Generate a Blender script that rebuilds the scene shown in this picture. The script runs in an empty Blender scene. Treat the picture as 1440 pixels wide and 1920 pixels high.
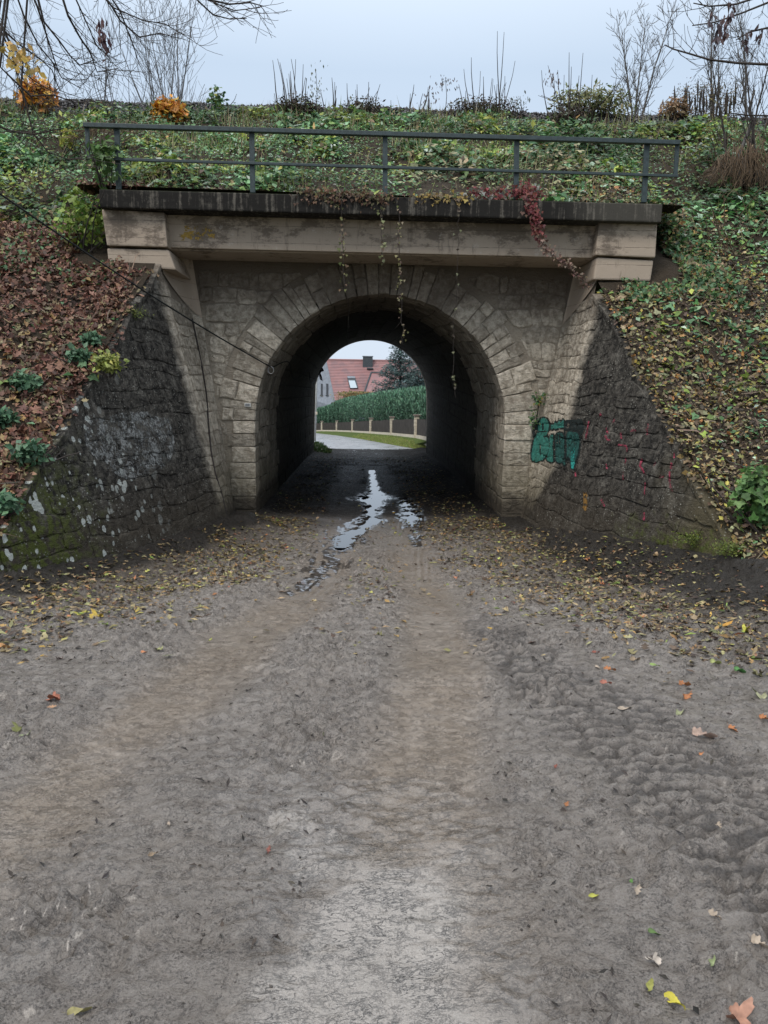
import bpy, math, random
import numpy as np
from mathutils import Vector, Matrix
from mathutils.bvhtree import BVHTree

SC = bpy.context.scene
COL = SC.collection
PI = math.pi

# ------------------------------------------------------------------ camera, world, sun, exposure
FPX = 1450.0
YAW, PITCH, ROLL = math.atan(43 / FPX), math.atan(219.5 / FPX), 0.0145
EYE = np.array([0.0, 0.0, 1.6])
_f = np.array([math.sin(YAW) * math.cos(PITCH), math.cos(YAW) * math.cos(PITCH), -math.sin(PITCH)])
_r0 = np.array([math.cos(YAW), -math.sin(YAW), 0.0])
_u0 = np.cross(_r0, _f)
_r = math.cos(ROLL) * _r0 + math.sin(ROLL) * _u0
_u = math.cos(ROLL) * _u0 - math.sin(ROLL) * _r0
cam_data = bpy.data.cameras.new('camera')
cam = bpy.data.objects.new('camera', cam_data)
COL.objects.link(cam)
cam.matrix_world = Matrix([[_r[i], _u[i], -_f[i], EYE[i]] for i in range(3)] + [[0, 0, 0, 1]])
cam_data.sensor_fit = 'VERTICAL'
cam_data.sensor_height = 36.0
cam_data.lens = 36.0 * FPX / 1920.0
cam_data.clip_start = 0.05
cam_data.clip_end = 2000.0
SC.camera = cam

SUN_EL, SUN_AZ = math.radians(52), math.radians(215)     # azimuth from +Y, clockwise
world = bpy.data.worlds.new("World")
SC.world = world
world.use_nodes = True
wn, wl = world.node_tree.nodes, world.node_tree.links
wn.clear()
w_out = wn.new('ShaderNodeOutputWorld')
w_bg = wn.new('ShaderNodeBackground')
w_bg.inputs['Strength'].default_value = 0.15
w_sky = wn.new('ShaderNodeTexSky')
w_sky.sky_type = 'NISHITA'
w_sky.sun_disc = False
w_sky.sun_elevation = SUN_EL
w_sky.sun_rotation = SUN_AZ
w_sky.dust_density = 4.0
w_sky.ozone_density = 1.0
w_tc = wn.new('ShaderNodeTexCoord')
w_sep = wn.new('ShaderNodeSeparateXYZ')
wl.new(w_tc.outputs['Generated'], w_sep.inputs[0])
w_rp = wn.new('ShaderNodeValToRGB')       # overcast layer, horizon to zenith
w_rp.color_ramp.elements[0].position = 0.0
w_rp.color_ramp.elements[0].color = (3.45, 3.9, 4.5, 1)
w_rp.color_ramp.elements[1].position = 1.0
w_rp.color_ramp.elements[1].color = (10.0, 10.3, 10.6, 1)
e = w_rp.color_ramp.elements.new(0.36)
e.color = (2.85, 3.45, 4.2, 1)
wl.new(w_sep.outputs['Z'], w_rp.inputs['Fac'])
w_nz = wn.new('ShaderNodeTexNoise')
w_nz.inputs['Scale'].default_value = 1.6
w_nz.inputs['Detail'].default_value = 3
wl.new(w_tc.outputs['Generated'], w_nz.inputs['Vector'])
w_mr = wn.new('ShaderNodeMapRange')
w_mr.inputs['To Min'].default_value = 0.93
w_mr.inputs['To Max'].default_value = 1.07
wl.new(w_nz.outputs['Fac'], w_mr.inputs['Value'])
w_mul = wn.new('ShaderNodeVectorMath'); w_mul.operation = 'SCALE'
wl.new(w_rp.outputs['Color'], w_mul.inputs[0])
wl.new(w_mr.outputs['Result'], w_mul.inputs['Scale'])
w_mix = wn.new('ShaderNodeMix'); w_mix.data_type = 'RGBA'
w_mix.inputs['Factor'].default_value = 0.93
wl.new(w_sky.outputs['Color'], w_mix.inputs['A'])
wl.new(w_mul.outputs['Vector'], w_mix.inputs['B'])
wl.new(w_mix.outputs['Result'], w_bg.inputs['Color'])
wl.new(w_bg.outputs['Background'], w_out.inputs['Surface'])

sun_d = bpy.data.lights.new('sun', 'SUN')
sun_d.energy = 1.5
sun_d.angle = math.radians(22)
sun_d.color = (1.0, 0.94, 0.86)
sun = bpy.data.objects.new('sun', sun_d)
COL.objects.link(sun)
sdir = Vector((math.sin(SUN_AZ) * math.cos(SUN_EL), math.cos(SUN_AZ) * math.cos(SUN_EL), math.sin(SUN_EL)))
sun.rotation_euler = sdir.to_track_quat('Z', 'Y').to_euler()
SC.view_settings.view_transform = 'Standard'
SC.view_settings.look = 'None'
SC.view_settings.gamma = 1.0
SC.view_settings.exposure = 0.52
SC.view_settings.use_curve_mapping = False
SC.cycles.max_bounces = 6
SC.cycles.diffuse_bounces = 3
SC.cycles.glossy_bounces = 3
SC.cycles.use_adaptive_sampling = True

# ------------------------------------------------------------------ geometry helpers
def ray(px, py):
    d = _f + _r * ((px - 720.0) / FPX) + _u * ((960.0 - py) / FPX)
    return d
def P(px, py, Y):
    d = ray(px, py)
    return EYE + d * (Y / d[1])
def G(px, py, Z=0.0):
    d = ray(px, py)
    return EYE + d * ((Z - EYE[2]) / d[2])

_rt = np.random.RandomState(7).rand(256, 256)
def vnoise(x, y, seed=0):
    x = np.asarray(x, float) + seed * 17.31
    y = np.asarray(y, float) + seed * 9.77
    xi = np.floor(x).astype(int); yi = np.floor(y).astype(int)
    fx = x - xi; fy = y - yi
    fx = fx * fx * (3 - 2 * fx); fy = fy * fy * (3 - 2 * fy)
    a = _rt[xi & 255, yi & 255]; b = _rt[(xi + 1) & 255, yi & 255]
    c = _rt[xi & 255, (yi + 1) & 255]; d = _rt[(xi + 1) & 255, (yi + 1) & 255]
    return (a * (1 - fx) + b * fx) * (1 - fy) + (c * (1 - fx) + d * fx) * fy
def fbm(x, y, oct=4, seed=0):
    s = 0; a = 0.5; t = 0
    for i in range(oct):
        s = s + a * vnoise(x, y, seed + i * 3.1); t += a
        x = np.asarray(x) * 2.03; y = np.asarray(y) * 2.03; a *= 0.5
    return s / t
def sm(x, a, b):
    t = np.clip((np.asarray(x, float) - a) / (b - a), 0, 1)
    return t * t * (3 - 2 * t)

def mesh_np(name, V, F, mat=None, smooth=False, col=None, attrs=None):
    V = np.asarray(V, np.float32); F = np.asarray(F, np.int32)
    me = bpy.data.meshes.new(name)
    k = F.shape[1]
    me.vertices.add(len(V)); me.vertices.foreach_set('co', V.ravel())
    me.loops.add(F.size); me.loops.foreach_set('vertex_index', F.ravel())
    me.polygons.add(len(F))
    me.polygons.foreach_set('loop_start', np.arange(0, F.size, k, dtype=np.int32))
    me.polygons.foreach_set('loop_total', np.full(len(F), k, np.int32))
    if smooth:
        me.polygons.foreach_set('use_smooth', np.ones(len(F), bool))
    me.update(calc_edges=True)
    if col is not None:
        a = me.attributes.new('col', 'FLOAT_COLOR', 'POINT')
        c = np.ones((len(V), 4), np.float32); c[:, :3] = col
        a.data.foreach_set('color', c.ravel())
    for kx, vx in (attrs or {}).items():
        a = me.attributes.new(kx, 'FLOAT', 'POINT')
        a.data.foreach_set('value', np.asarray(vx, np.float32).ravel())
    if mat: me.materials.append(mat)
    return me
def mesh_py(name, V, F, mat=None, smooth=False):
    me = bpy.data.meshes.new(name)
    me.from_pydata([tuple(map(float, v)) for v in V], [], F)
    if smooth:
        for p in me.polygons: p.use_smooth = True
    if mat: me.materials.append(mat)
    return me
def link(name, me, parent=None, kind=None, label=None, cat=None, group=None):
    o = bpy.data.objects.new(name, me); COL.objects.link(o)
    if parent is not None: o.parent = parent
    tag(o, label, cat, group, kind)
    return o
def tag(o, label=None, cat=None, group=None, kind=None):
    if label: o['label'] = label
    if cat: o['category'] = cat
    if group: o['group'] = group
    if kind: o['kind'] = kind
    return o
def thing(name, label, cat, group=None):
    o = bpy.data.objects.new(name, None); COL.objects.link(o)
    return tag(o, label, cat, group)

def grid_faces(nr, nc):
    i = np.arange(nr - 1)[:, None] * nc + np.arange(nc - 1)[None, :]
    return np.stack([i, i + 1, i + nc + 1, i + nc], -1).reshape(-1, 4)

class MB:
    """collects boxes, tubes and hexahedra into one mesh"""
    def __init__(s): s.v = []; s.f = []
    def hexa(s, c):
        b = len(s.v); s.v += [tuple(map(float, p)) for p in c]
        s.f += [tuple(b + i for i in q) for q in ((0, 3, 2, 1), (4, 5, 6, 7), (0, 1, 5, 4), (1, 2, 6, 5), (2, 3, 7, 6), (3, 0, 4, 7))]
    def box(s, x0, x1, y0, y1, z0, z1):
        s.hexa([(x0, y0, z0), (x1, y0, z0), (x1, y1, z0), (x0, y1, z0), (x0, y0, z1), (x1, y0, z1), (x1, y1, z1), (x0, y1, z1)])
    def tube(s, pts, rad, n=6, cap=True):
        pts = [np.asarray(p, float) for p in pts]
        if not hasattr(rad, '__len__'): rad = [rad] * len(pts)
        b0 = len(s.v)
        up = None
        for i, p in enumerate(pts):
            t = pts[min(i + 1, len(pts) - 1)] - pts[max(i - 1, 0)]
            t = t / (np.linalg.norm(t) + 1e-9)
            if up is None:
                up = np.array([1.0, 0, 0]) if abs(t[0]) < 0.8 else np.array([0, 1.0, 0])
            a = np.cross(t, up); a /= (np.linalg.norm(a) + 1e-9)
            up = np.cross(a, t)
            for k in range(n):
                an = 2 * PI * k / n
                q = p + rad[i] * (a * math.cos(an) + up * math.sin(an))
                s.v.append((float(q[0]), float(q[1]), float(q[2])))
        for i in range(len(pts) - 1):
            for k in range(n):
                k2 = (k + 1) % n
                s.f.append((b0 + i * n + k, b0 + i * n + k2, b0 + (i + 1) * n + k2, b0 + (i + 1) * n + k))
        if cap and n > 2:
            s.f.append(tuple(b0 + k for k in reversed(range(n))))
            s.f.append(tuple(b0 + (len(pts) - 1) * n + k for k in range(n)))
    def build(s, name, mat, parent=None, smooth=False, bevel=0.0, **kw):
        me = mesh_py(name, s.v, s.f, mat, smooth)
        if bevel:
            import bmesh
            bm = bmesh.new(); bm.from_mesh(me)
            bmesh.ops.bevel(bm, geom=bm.edges[:], offset=bevel, segments=2, affect='EDGES', profile=0.6)
            bm.to_mesh(me); bm.free()
        return link(name, me, parent, **kw)

# ------------------------------------------------------------------ material helpers
class NT:
    def __init__(s, name):
        s.m = bpy.data.materials.new(name); s.m.use_nodes = True
        s.t = s.m.node_tree; s.n = s.t.nodes; s.l = s.t.links
        s.n.clear()
        s.out = s.n.new('ShaderNodeOutputMaterial')
        s.b = s.n.new('ShaderNodeBsdfPrincipled')
        s.l.new(s.b.outputs[0], s.out.inputs[0])
        g = s.n.new('ShaderNodeNewGeometry')
        s.pos = g.outputs['Position']; s.geo = g
        sp = s.n.new('ShaderNodeSeparateXYZ'); s.l.new(s.pos, sp.inputs[0])
        s.X, s.Y, s.Z = sp.outputs
    def put(s, sock, v):
        if isinstance(v, bpy.types.NodeSocket): s.l.new(v, sock)
        elif isinstance(v, tuple) and len(v) == 3 and sock.type == 'RGBA': sock.default_value = (*v, 1)
        else: sock.default_value = v
    def math(s, op, a, b=0.0, c=None, clamp=False):
        n = s.n.new('ShaderNodeMath'); n.operation = op; n.use_clamp = clamp
        s.put(n.inputs[0], a); s.put(n.inputs[1], b)
        if c is not None: s.put(n.inputs[2], c)
        return n.outputs[0]
    def add(s, a, b): return s.math('ADD', a, b)
    def sub(s, a, b): return s.math('SUBTRACT', a, b)
    def mul(s, a, b): return s.math('MULTIPLY', a, b)
    def noise(s, scale, detail=4, rough=0.55, vec=None, stretch=None, dist=0.0):
        n = s.n.new('ShaderNodeTexNoise')
        n.inputs['Scale'].default_value = scale; n.inputs['Detail'].default_value = detail
        n.inputs['Roughness'].default_value = rough; n.inputs['Distortion'].default_value = dist
        v = vec or s.pos
        if stretch:
            mp = s.n.new('ShaderNodeMapping'); mp.inputs['Scale'].default_value = stretch
            s.l.new(v, mp.inputs[0]); v = mp.outputs[0]
        s.l.new(v, n.inputs['Vector'])
        return n.outputs['Fac']
    def voro(s, scale, feature='F1', vec=None, stretch=None, out='Distance', rnd=1.0):
        n = s.n.new('ShaderNodeTexVoronoi'); n.feature = feature
        n.inputs['Scale'].default_value = scale; n.inputs['Randomness'].default_value = rnd
        v = vec or s.pos
        if stretch:
            mp = s.n.new('ShaderNodeMapping'); mp.inputs['Scale'].default_value = stretch
            s.l.new(v, mp.inputs[0]); v = mp.outputs[0]
        s.l.new(v, n.inputs['Vector'])
        return n.outputs[out]
    def ss(s, x, a, b, lo=0.0, hi=1.0):
        n = s.n.new('ShaderNodeMapRange'); n.interpolation_type = 'SMOOTHSTEP'
        s.put(n.inputs['Value'], x)
        n.inputs['From Min'].default_value = a; n.inputs['From Max'].default_value = b
        n.inputs['To Min'].default_value = lo; n.inputs['To Max'].default_value = hi
        if a > b:
            n.inputs['From Min'].default_value = b; n.inputs['From Max'].default_value = a
            n.inputs['To Min'].default_value = hi; n.inputs['To Max'].default_value = lo
        return n.outputs['Result']
    def mix(s, f, a, b, blend='MIX'):
        n = s.n.new('ShaderNodeMix'); n.data_type = 'RGBA'; n.blend_type = blend
        s.put(n.inputs['Factor'], f); s.put(n.inputs['A'], a); s.put(n.inputs['B'], b)
        return n.outputs['Result']
    def scale(s, c, f):
        n = s.n.new('ShaderNodeVectorMath'); n.operation = 'SCALE'
        s.put(n.inputs[0], c); s.put(n.inputs['Scale'], f)
        return n.outputs['Vector']
    def attr(s, name, out='Fac'):
        n = s.n.new('ShaderNodeAttribute'); n.attribute_name = name
        return n.outputs[out]
    def rand(s):
        return s.n.new('ShaderNodeObjectInfo').outputs['Random']
    def bump(s, h, strength=0.5, dist=0.01):
        n = s.n.new('ShaderNodeBump'); n.inputs['Strength'].default_value = strength
        n.inputs['Distance'].default_value = dist
        s.l.new(h, n.inputs['Height']); s.l.new(n.outputs[0], s.b.inputs['Normal'])
    def fin(s, col, rough=0.8, spec=0.3, metal=0.0):
        s.put(s.b.inputs['Base Color'], col); s.put(s.b.inputs['Roughness'], rough)
        s.put(s.b.inputs['Specular IOR Level'], spec); s.put(s.b.inputs['Metallic'], metal)
        return s.m

def masonry(name, mortar=False, shaded=False, far=False):
    m = NT(name)
    n1, n2, n3 = m.noise(2.2, 5), m.noise(11, 5, 0.65), m.noise(55, 4, 0.7)
    r = m.rand()
    if mortar:
        c = m.mix(n1, (0.42, 0.37, 0.295), (0.24, 0.205, 0.165))
    else:
        c = m.mix(m.ss(n2, 0.33, 0.66), (0.30, 0.262, 0.208), (0.60, 0.54, 0.45))
        c = m.mix(m.mul(m.ss(n3, 0.5, 0.75), 0.5), c, (0.10, 0.088, 0.07))
        c = m.scale(c, m.math('MULTIPLY_ADD', r, 0.55, 0.70))
        c = m.mix(m.ss(m.noise(4.1, 3), 0.56, 0.66, 0, 0.5), c, (0.24, 0.20, 0.155))   # smeared pointing
    nb = m.noise(1.7, 4); nf = m.noise(7, 5, 0.7)
    # darker brown towards the top, below the beam
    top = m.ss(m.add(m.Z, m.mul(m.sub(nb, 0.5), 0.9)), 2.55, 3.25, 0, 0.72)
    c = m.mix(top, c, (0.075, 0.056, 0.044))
    # olive tint and damp at the foot
    c = m.mix(m.ss(m.add(m.Z, m.mul(m.sub(nb, 0.5), 0.8)), 1.1, 0.1, 0, 0.55), c, (0.12, 0.105, 0.06))
    foot = m.ss(m.add(m.Z, m.mul(m.sub(nf, 0.5), 0.7)), 0.22, -0.15, 0, 0.86)
    c = m.mix(foot, c, (0.045, 0.037, 0.029))
    # black crust on the wing walls
    low = m.mul(m.math('MAXIMUM', m.sub(0.75, m.Z), 0.0), m.ss(m.X, 0, 0.5, 0.0, 0.75))
    yy = m.sub(m.add(m.Y, m.mul(m.sub(nf, 0.5), 0.35)), low)
    crust = m.ss(yy, 11.12, 10.86)
    dark = m.mix(m.ss(n2, 0.35, 0.68), (0.016, 0.015, 0.014), (0.085, 0.078, 0.068))
    dark = m.mix(m.ss(m.noise(4, 7, 0.8), 0.50, 0.66, 0, 0.75), dark, (0.19, 0.178, 0.155))
    dark = m.mix(m.ss(m.noise(30, 6, 0.85, stretch=(1, 1, .6)), 0.56, 0.66, 0, 0.7), dark, (0.26, 0.245, 0.21))
    c = m.mix(crust, c, dark)
    # lower wing is browner
    br = m.mul(crust, m.ss(m.add(m.Z, m.mul(m.sub(nf, 0.5), 0.6)), 0.75, -0.05, 0, 0.6))
    c = m.mix(br, c, (0.062, 0.05, 0.036))
    # right wing end turns olive brown
    re = m.mul(m.ss(m.X, 3.0, 3.15), m.ss(m.add(m.Y, m.mul(m.sub(nb, 0.5), 1.5)), 8.6, 7.6, 0, 0.75))
    c = m.mix(re, c, (0.10, 0.085, 0.05))
    # moss
    ml = m.mul(m.ss(m.X, -2.4, -2.7), m.mul(m.ss(m.add(m.Y, m.mul(m.sub(nf, 0.5), 2.2)), 8.6, 7.4), m.ss(m.Z, 1.6, 0.3)))
    mr = m.mul(m.ss(m.X, 2.6, 2.9), m.mul(m.ss(m.add(m.Y, m.mul(m.sub(nf, 0.5), 2.5)), 9.3, 8.0), m.ss(m.add(m.Z, m.mul(m.sub(nf, 0.5), 1.1)), 0.35, 0.0)))
    moss = m.mul(m.add(ml, mr), m.ss(n2, 0.38, 0.58, 0, 0.85))
    c = m.mix(moss, c, m.mix(n3, (0.035, 0.045, 0.008), (0.10, 0.125, 0.02)))
    # pale lichen spots, mostly on the left wing
    cell = m.voro(9.0, stretch=(1, 1, 0.75), vec=None)
    gate = m.ss(m.add(m.Y, m.mul(m.sub(m.noise(1.3, 2), 0.5), 5)), 10.1, 8.0)
    gl = m.mul(gate, m.ss(m.X, -2.2, -2.6))
    thr = m.mul(m.sub(m.noise(3.2, 2), 0.36), 1.45)
    wob = m.mul(m.sub(n3, 0.5), 0.22)
    lich = m.mul(m.ss(m.sub(m.add(cell, wob), thr), 0.05, 0.0), gl)
    c = m.mix(m.mul(lich, 0.9), c, (0.50, 0.53, 0.50))
    cell2 = m.voro(24.0)
    l2 = m.mul(m.ss(m.add(cell2, wob), 0.23, 0.16), m.mul(crust, m.ss(m.noise(2.6, 2), 0.45, 0.58)))
    c = m.mix(m.mul(l2, 0.6), c, (0.36, 0.36, 0.32))
    if shaded:
        c = m.scale(c, 0.22 if far else 0.78)  # tunnel shade painted into the grimy lining colour, deepest for the far stretch
    m.bump(m.add(m.add(m.mul(n2, 1.0), m.mul(n3, 0.5)), m.mul(m.noise(24, 5, .7, stretch=(.6, .6, 1.6)), 0.8)), 1.0, 0.035)
    return m.fin(c, 0.88, 0.2)

def concrete(name, base=(0.42, 0.345, 0.275)):
    m = NT(name)
    n1, n2, n3 = m.noise(1.6, 5), m.noise(9, 5, 0.65), m.noise(90, 3, 0.7)
    c = m.mix(n1, base, tuple(v * 0.72 for v in base))
    c = m.mix(m.ss(n3, 0.60, 0.75, 0, 0.6), c, (0.10, 0.08, 0.065))
    st = m.noise(2.0, 7, 0.75, stretch=(1.0, 1, 2.0))
    c = m.mix(m.ss(m.add(st, m.mul(m.sub(m.Z, 3.7), 0.22)), 0.50, 0.62, 0, 0.72), c, (0.085, 0.066, 0.052))
    c = m.mix(m.ss(m.noise(3.2, 6, 0.75, stretch=(2.2, 1, .35)), 0.56, 0.66, 0, 0.5), c, (0.11, 0.088, 0.07))
    c = m.mix(m.ss(m.noise(5, 5, .7), .62, .70, 0, .4), c, (0.5, 0.45, 0.40))
    ln = m.math('PINGPONG', m.Z, 0.115)
    line = m.ss(ln, 0.006, 0.0)
    c = m.mix(m.mul(line, m.ss(n2, 0.35, 0.6, 0, 0.7)), c, (0.06, 0.05, 0.04))
    m.bump(m.sub(m.add(m.mul(n2, 0.6), m.mul(n3, 0.5)), m.mul(line, 0.8)), 0.6, 0.008)
    return m.fin(c, 0.85, 0.25)

def leafmat(name, rough=0.55, trans=0.25):
    m = NT(name)
    c = m.attr('col', 'Color')
    n = m.noise(45, 2)
    c = m.scale(c, m.ss(n, 0.25, 0.75, 0.75, 1.25))
    m.fin(c, rough, 0.35)
    tr = m.n.new('ShaderNodeBsdfTranslucent'); m.l.new(c, tr.inputs[0])
    mx = m.n.new('ShaderNodeMixShader'); mx.inputs[0].default_value = trans
    m.l.new(m.b.outputs[0], mx.inputs[1]); m.l.new(tr.outputs[0], mx.inputs[2])
    m.l.new(mx.outputs[0], m.out.inputs[0])
    return m.m
def plain(name, col, rough=0.6, spec=0.4, nz=0.25, sc=12, bump=0.3, metal=0.0):
    m = NT(name)
    n = m.noise(sc, 5, 0.65)
    c = m.scale(col, m.ss(n, 0.25, 0.75, 1 - nz, 1 + nz))
    if bump: m.bump(m.noise(sc * 4, 4, 0.7), bump, 0.006)
    return m.fin(c, rough, spec, metal)
def barkmat(name, col):
    return plain(name, col, 0.85, 0.2, 0.35, 18, 0.5)

M = {}
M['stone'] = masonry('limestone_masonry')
M['mortar'] = masonry('mortar_joints', mortar=True)
M['stone_in'] = masonry('shade_toned_stone', shaded=True)
M['mortar_in'] = masonry('shade_toned_mortar', mortar=True, shaded=True, far=True)
M['stone_deep'] = masonry('deep_shade_stone', shaded=True, far=True)  # darker copy of the lining stone with deep tunnel shade painted in
M['concrete'] = concrete('weathered_concrete')
M['leaf'] = leafmat('leaf')
M['litter'] = leafmat('dead_leaf', 0.6, 0.1)
M['bark'] = barkmat('dark_bark', (0.045, 0.038, 0.035))
M['greybark'] = barkmat('grey_bark', (0.10, 0.095, 0.09))
M['palebark'] = barkmat('misty_bark', (0.13, 0.135, 0.145))  # distance mist painted into the bark colour
M['rail'] = plain('dark_green_rail_paint', (0.030, 0.046, 0.050), 0.5, 0.4, 0.3, 20, 0.3)
M['water'] = NT('standing_water').fin((0.02, 0.017, 0.013), 0.04, 1.0)

def coping_mat():
    m = NT('blackened_coping_concrete')
    s = m.add(m.mul(m.noise(17, 4, 0.7, stretch=(1, 1, 0.05)), .65), m.mul(m.noise(14, 5, .8), .35)); n2 = m.noise(4, 6, .7)
    c = m.mix(m.ss(s, 0.50, 0.64), (0.011, 0.010, 0.009), (0.11, 0.10, 0.085))
    c = m.mix(m.ss(n2, 0.5, 0.7, 0, 0.75), c, (0.012, 0.011, 0.010))
    c = m.mix(m.mul(m.ss(m.X, 2.6, 3.4), 0.3), c, (0.14, 0.13, 0.11))
    nz = m.geo.outputs['Normal']; sp = m.n.new('ShaderNodeSeparateXYZ'); m.l.new(nz, sp.inputs[0])
    mossf = m.mul(m.ss(sp.outputs[2], 0.2, 0.7), 0.9)
    c = m.mix(mossf, c, (0.035, 0.045, 0.012))
    m.bump(m.add(s, m.noise(40, 4, 0.7)), 0.5, 0.008)
    return m.fin(c, 0.85, 0.25)
M['coping'] = coping_mat()

def soil_mat():
    m = NT('dark_humus_soil')
    n = m.noise(6, 5, 0.7)
    c = m.mix(n, (0.018, 0.014, 0.010), (0.05, 0.038, 0.026))
    m.bump(m.noise(30, 5, 0.7), 0.9, 0.03)
    return m.fin(c, 0.9, 0.2)
M['soil'] = soil_mat()

def crease(m, scale, w, stretch=None, dist=0.6):
    """thin curved cracks: 1 on the crack, 0 off it"""
    n = m.noise(scale, 4, 0.62, stretch=stretch, dist=dist)
    return m.ss(m.math('ABSOLUTE', m.sub(n, 0.5)), 0.0, w, 1.0, 0.0)
def mud_mat():
    m = NT('wet_mud_road')
    tr, wet, lit, film, trd, pud = m.attr('track'), m.attr('wet'), m.attr('dirt'), m.attr('film'), m.attr('tread'), m.attr('margin')
    n1, n2 = m.noise(1.4, 5), m.noise(9, 6, 0.7)
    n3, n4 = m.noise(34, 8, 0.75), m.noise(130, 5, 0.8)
    c = m.mix(n1, (0.295, 0.258, 0.228), (0.405, 0.362, 0.326))
    tc = m.mix(n2, (0.175, 0.138, 0.105), (0.245, 0.203, 0.162))
    c = m.mix(m.mul(m.mul(tr, m.math('SUBTRACT', 1.0, m.mul(film, .7))), m.ss(m.noise(2.5, 6, .7), 0.35, 0.6, 0.65, 1.0)), c, tc)
    rough_ = m.math('SUBTRACT', 1.0, m.mul(m.math('MAXIMUM', tr, film), 0.7))
    churn = m.mul(m.ss(m.noise(1.9, 6, .75), 0.40, 0.60, 0.15, 1.0), rough_)
    c = m.mix(m.mul(churn, m.ss(n2, 0.52, 0.40, 0, 0.35)), c, (0.15, 0.130, 0.115))
    c = m.mix(m.mul(film, 0.35), c, (0.44, 0.415, 0.385))  # pale silt on the wet strip, lightened to carry painted sky glare
    k1 = m.mul(crease(m, 15, 0.020, (1, 1.5, 1), 1.0), m.ss(m.noise(11, 3), 0.48, 0.56))
    k2 = m.mul(crease(m, 40, 0.030, (1, 1.3, 1)), m.ss(m.noise(21, 3), 0.45, 0.55))
    k3 = m.mul(crease(m, 19, 0.022, (0.8, 1.9, 1), 0.8), m.ss(m.noise(6, 3), 0.42, 0.52))
    kk = m.math('MAXIMUM', m.mul(m.math('MAXIMUM', k1, m.mul(k2, .85)), m.math('MULTIPLY_ADD', rough_, .8, .12)), m.mul(k3, m.math('MAXIMUM', film, m.mul(wet, .8))), clamp=True)
    c = m.mix(m.mul(kk, 0.85), c, (0.055, 0.046, 0.040))  # crevice shade painted into the colour along the cracks
    c = m.mix(m.mul(m.math('MULTIPLY_ADD', churn, 0.7, 0.15), m.ss(n4, 0.435, 0.470, 0.7, 0)), c, (0.050, 0.041, 0.036))  # dark specks painted as shade in small cavities of the mud
    c = m.mix(m.ss(n4, 0.56, 0.61, 0, 0.4), c, (0.47, 0.44, 0.41))  # pale specks painted as glints on wet mud facets
    c = m.mix(m.mul(trd, 0.72), c, (0.075, 0.066, 0.060))
    dc = m.mix(n2, (0.050, 0.038, 0.027), (0.175, 0.135, 0.092))
    c = m.mix(m.mul(lit, 0.85), c, m.mix(m.ss(n4, .42, .56), m.scale(dc, .45), dc))
    c = m.mix(m.ss(lit, 0.80, 1.0, 0, 0.85), c, (0.017, 0.014, 0.011))
    c = m.mix(m.mul(pud, 0.85), c, (0.045, 0.036, 0.029))
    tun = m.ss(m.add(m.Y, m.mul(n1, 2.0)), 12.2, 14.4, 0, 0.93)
    c = m.mix(tun, c, (0.012, 0.010, 0.009))  # tunnel shade painted into the mud colour past the mouth
    flat = m.math('SUBTRACT', 1.0, m.mul(pud, 0.85))
    h = m.sub(m.mul(m.add(m.mul(n2, 1.2), m.add(n3, m.mul(n4, .45))), m.mul(rough_, flat)), m.mul(kk, 0.35))
    m.bump(h, 1.0, 0.045)
    rough = m.math('MAXIMUM', m.add(m.ss(n2, 0.3, 0.7, 0.26, 0.48), m.add(m.mul(lit, 0.25), m.mul(wet, -.2))), 0.15)
    wetter = m.math('MAXIMUM', m.mul(pud, 1.0), m.mul(m.ss(wet, 0.25, 0.70, 0.25, 0.9), m.sub(1.0, tun)))
    m.put(m.b.inputs['Coat Weight'], m.math('MULTIPLY', wetter, m.math('SUBTRACT', 1.0, m.mul(lit, .8)), clamp=True))
    m.put(m.b.inputs['Coat Roughness'], m.math('SUBTRACT', 0.24, m.mul(pud, 0.17)))
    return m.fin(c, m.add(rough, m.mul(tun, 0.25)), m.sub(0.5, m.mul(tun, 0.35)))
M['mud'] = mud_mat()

# ------------------------------------------------------------------ place functions: walls, banks, ground
FACE = 12.2                    # plane of the arch face
CXA, CZA, RIN = 0.285, 1.17, 1.96
FAR, CZF, CXF, RF = 27.2, 1.50, 0.285, 1.97
def arch_centre(y):
    t = (y - FACE) / (FAR - FACE)
    return CXA + (CXF - CXA) * t, CZA + (CZF - CZA) * t, RIN + (RF - RIN) * t
def zt_l(y): return 3.33 - 0.70 * (11.2 - y) + 0.03 * np.sin(y * 5.1)
def zt_r(y): return 3.08 - 0.70 * (11.2 - y) + 0.03 * np.sin(y * 4.3 + 1)
def xw_l(y, z): return -1.90 - 0.262 * (11.2 - y) - 0.245 * (z + 0.4)
def xw_r(y, z): return 2.57 + 0.19 * (11.2 - y) + 0.20 * (z + 0.4)
def xf_l(z): return -1.99 - 0.15 * (z + 0.4)
def xf_r(z): return 2.52 + 0.18 * (z + 0.4)
ARC = 1.25
def side(sgn, u, z, o=0.0):
    """surface of the rounded corner and the wing wall, u metres from the face; o = offset towards the road"""
    if sgn < 0: xf, xw = xf_l(z), (lambda y: xw_l(y, z))
    else: xf, xw = xf_r(z), (lambda y: xw_r(y, z))
    if u < ARC:
        t = u / ARC * PI / 2
        x = xf + (xw(11.2) - xf) * math.sin(t); y = FACE - 1.0 * (1 - math.cos(t))
        nx, ny = -sgn * math.sin(t), -math.cos(t)
    else:
        y = 11.2 - (u - ARC) * 0.967
        x = xw(y); nx, ny = -sgn * 0.96, -0.26
    return np.array([x + nx * o, y + ny * o, z])

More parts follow.
